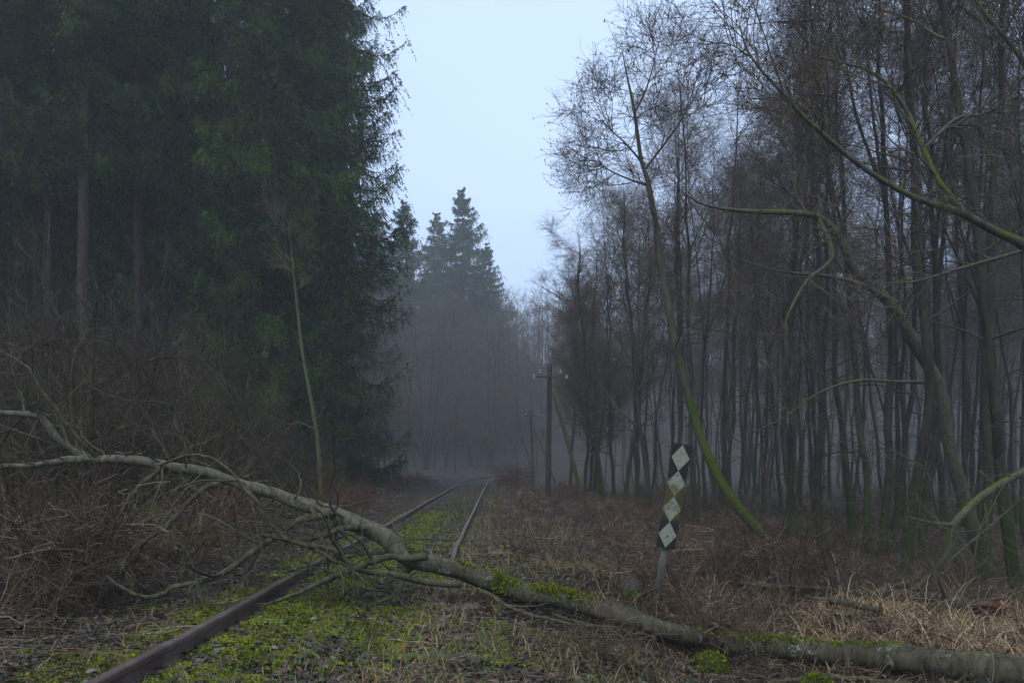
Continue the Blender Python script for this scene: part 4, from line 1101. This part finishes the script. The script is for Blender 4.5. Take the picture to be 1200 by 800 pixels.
# far wood on the slope
mb = MB(); rng = np.random.default_rng(99); x = np.concatenate([rng.uniform(-40, 110, 520), rng.uniform(62, 120, 220)]); y = np.concatenate([rng.uniform(118, 172, 520), rng.uniform(40, 125, 220)]); K = len(x)
Hh = rng.uniform(10, 17, K); P = np.empty((K, 8, 3)); u_ = np.linspace(0, 1, 8)
P[:, :, 0] = x[:, None] + rng.normal(0, .12, (K, 8)).cumsum(1); P[:, :, 1] = y[:, None] + rng.normal(0, .12, (K, 8)).cumsum(1); P[:, :, 2] = hgt(x, y)[:, None] + u_ * Hh[:, None]
R = .14 * (1 - .85 * u_)[None] * np.ones((K, 1)); mb.tubes(P, R, 4, .2)
b1 = grow(P, R, 16, 5, .25, 1, (30, 70), (1.5, 4), .15, .08, .5, .03, .4, rng); b2 = grow(*b1, 7, 3, .1, 1, (25, 65), (.6, 1.8), .2, .03, .8, .018, .6, rng)
mb.tubes(*b1, 3, .5); mb.tubes(*b2, 3, rng.random(len(b2[0])))
tag(mb.build('far_wood', M['twig'], None, True), 'distant bare woodland on the slopes behind, one grey-brown mass', 'wood', kind='stuff')

# ------------------------------------------------------------------ haze
hb_ = MB(); hb_.box((0, 0, 0), 1, 1, 1); hz = hb_.mesh('haze', bpy.data.materials.new('haze_air'), False)
hm = hz.materials[0]; hm.use_nodes = True; nt = hm.node_tree; nt.nodes.clear()
out = nt.nodes.new('ShaderNodeOutputMaterial'); pv = nt.nodes.new('ShaderNodeVolumePrincipled')
pv.inputs['Color'].default_value = (.84, .86, .86, 1); pv.inputs['Density'].default_value = .0021; pv.inputs['Anisotropy'].default_value = .2
nt.links.new(pv.outputs[0], out.inputs['Volume'])
ho = bpy.data.objects.new('haze', hz); COL.objects.link(ho)
zlo = float(GZ.min()) - 1.0; zhi = 64.0
ho.location = (0, 80, (zlo + zhi) / 2); ho.scale = (690, 690, zhi - zlo)
tag(ho, 'pale mist hanging between the trees', 'haze', kind='stuff')

# ------------------------------------------------------------------ sky and light
SUN_EL, SUN_AZ = math.radians(52), math.radians(200)
w = bpy.data.worlds.new('World'); scene.world = w; w.use_nodes = True
nt = w.node_tree; bg = nt.nodes['Background']
sky = nt.nodes.new('ShaderNodeTexSky'); sky.sky_type = 'NISHITA'; sky.sun_disc = False
sky.sun_elevation = SUN_EL; sky.sun_rotation = SUN_AZ; sky.air_density = 1.0; sky.dust_density = 2.0; sky.ozone_density = 1.0
mx = nt.nodes.new('ShaderNodeMix'); mx.data_type = 'RGBA'; mx.inputs[0].default_value = .7
nt.links.new(sky.outputs[0], mx.inputs[6]); cn = nt.nodes.new('ShaderNodeTexNoise'); cn.inputs['Scale'].default_value = 1.6; cn.inputs['Detail'].default_value = 4; cn.inputs['Distortion'].default_value = .4
tc = nt.nodes.new('ShaderNodeTexCoord'); nt.links.new(tc.outputs['Generated'], cn.inputs['Vector'])
cr_ = nt.nodes.new('ShaderNodeValToRGB'); cr_.color_ramp.elements[0].position = .3; cr_.color_ramp.elements[1].position = .7
cr_.color_ramp.elements[0].color = (5.4, 7.2, 11.0, 1); cr_.color_ramp.elements[1].color = (6.6, 8.4, 11.9, 1)
nt.links.new(cn.outputs['Fac'], cr_.inputs['Fac']); nt.links.new(cr_.outputs['Color'], mx.inputs[7])   # thin even cloud over the blue
nt.links.new(mx.outputs[2], bg.inputs[0]); bg.inputs[1].default_value = .11
sl = bpy.data.lights.new('sun', 'SUN'); sl.energy = 1.15; sl.angle = math.radians(20); sl.color = (1, .92, .76)
so = bpy.data.objects.new('sun', sl); COL.objects.link(so)
so.rotation_euler = (-(PI / 2 - SUN_EL), 0, -SUN_AZ)

# ------------------------------------------------------------------ camera
cam = bpy.data.cameras.new('camera'); co = bpy.data.objects.new('camera', cam); COL.objects.link(co)
co.location = (0, 0, EYE); co.rotation_euler = (PI / 2, 0, 0)
cam.sensor_width = 36; cam.lens = 36 * F / 1200
cam.shift_x = 0; cam.shift_y = (HY - 400) / 1200
cam.clip_start = .1; cam.clip_end = 1500
scene.camera = co

# ------------------------------------------------------------------ render settings
scene.render.engine = 'CYCLES'
c = scene.cycles
c.max_bounces = 5; c.diffuse_bounces = 3; c.glossy_bounces = 1; c.transmission_bounces = 1; c.volume_bounces = 1; c.transparent_max_bounces = 4
c.use_denoising = True
try: c.denoiser = 'OPENIMAGEDENOISE'
except Exception: pass
c.sample_clamp_indirect = 4
scene.view_settings.view_transform = 'Standard'; scene.view_settings.look = 'None'
scene.view_settings.exposure = 0.5; scene.view_settings.gamma = 1; scene.view_settings.use_curve_mapping = False
print('done', cnt)
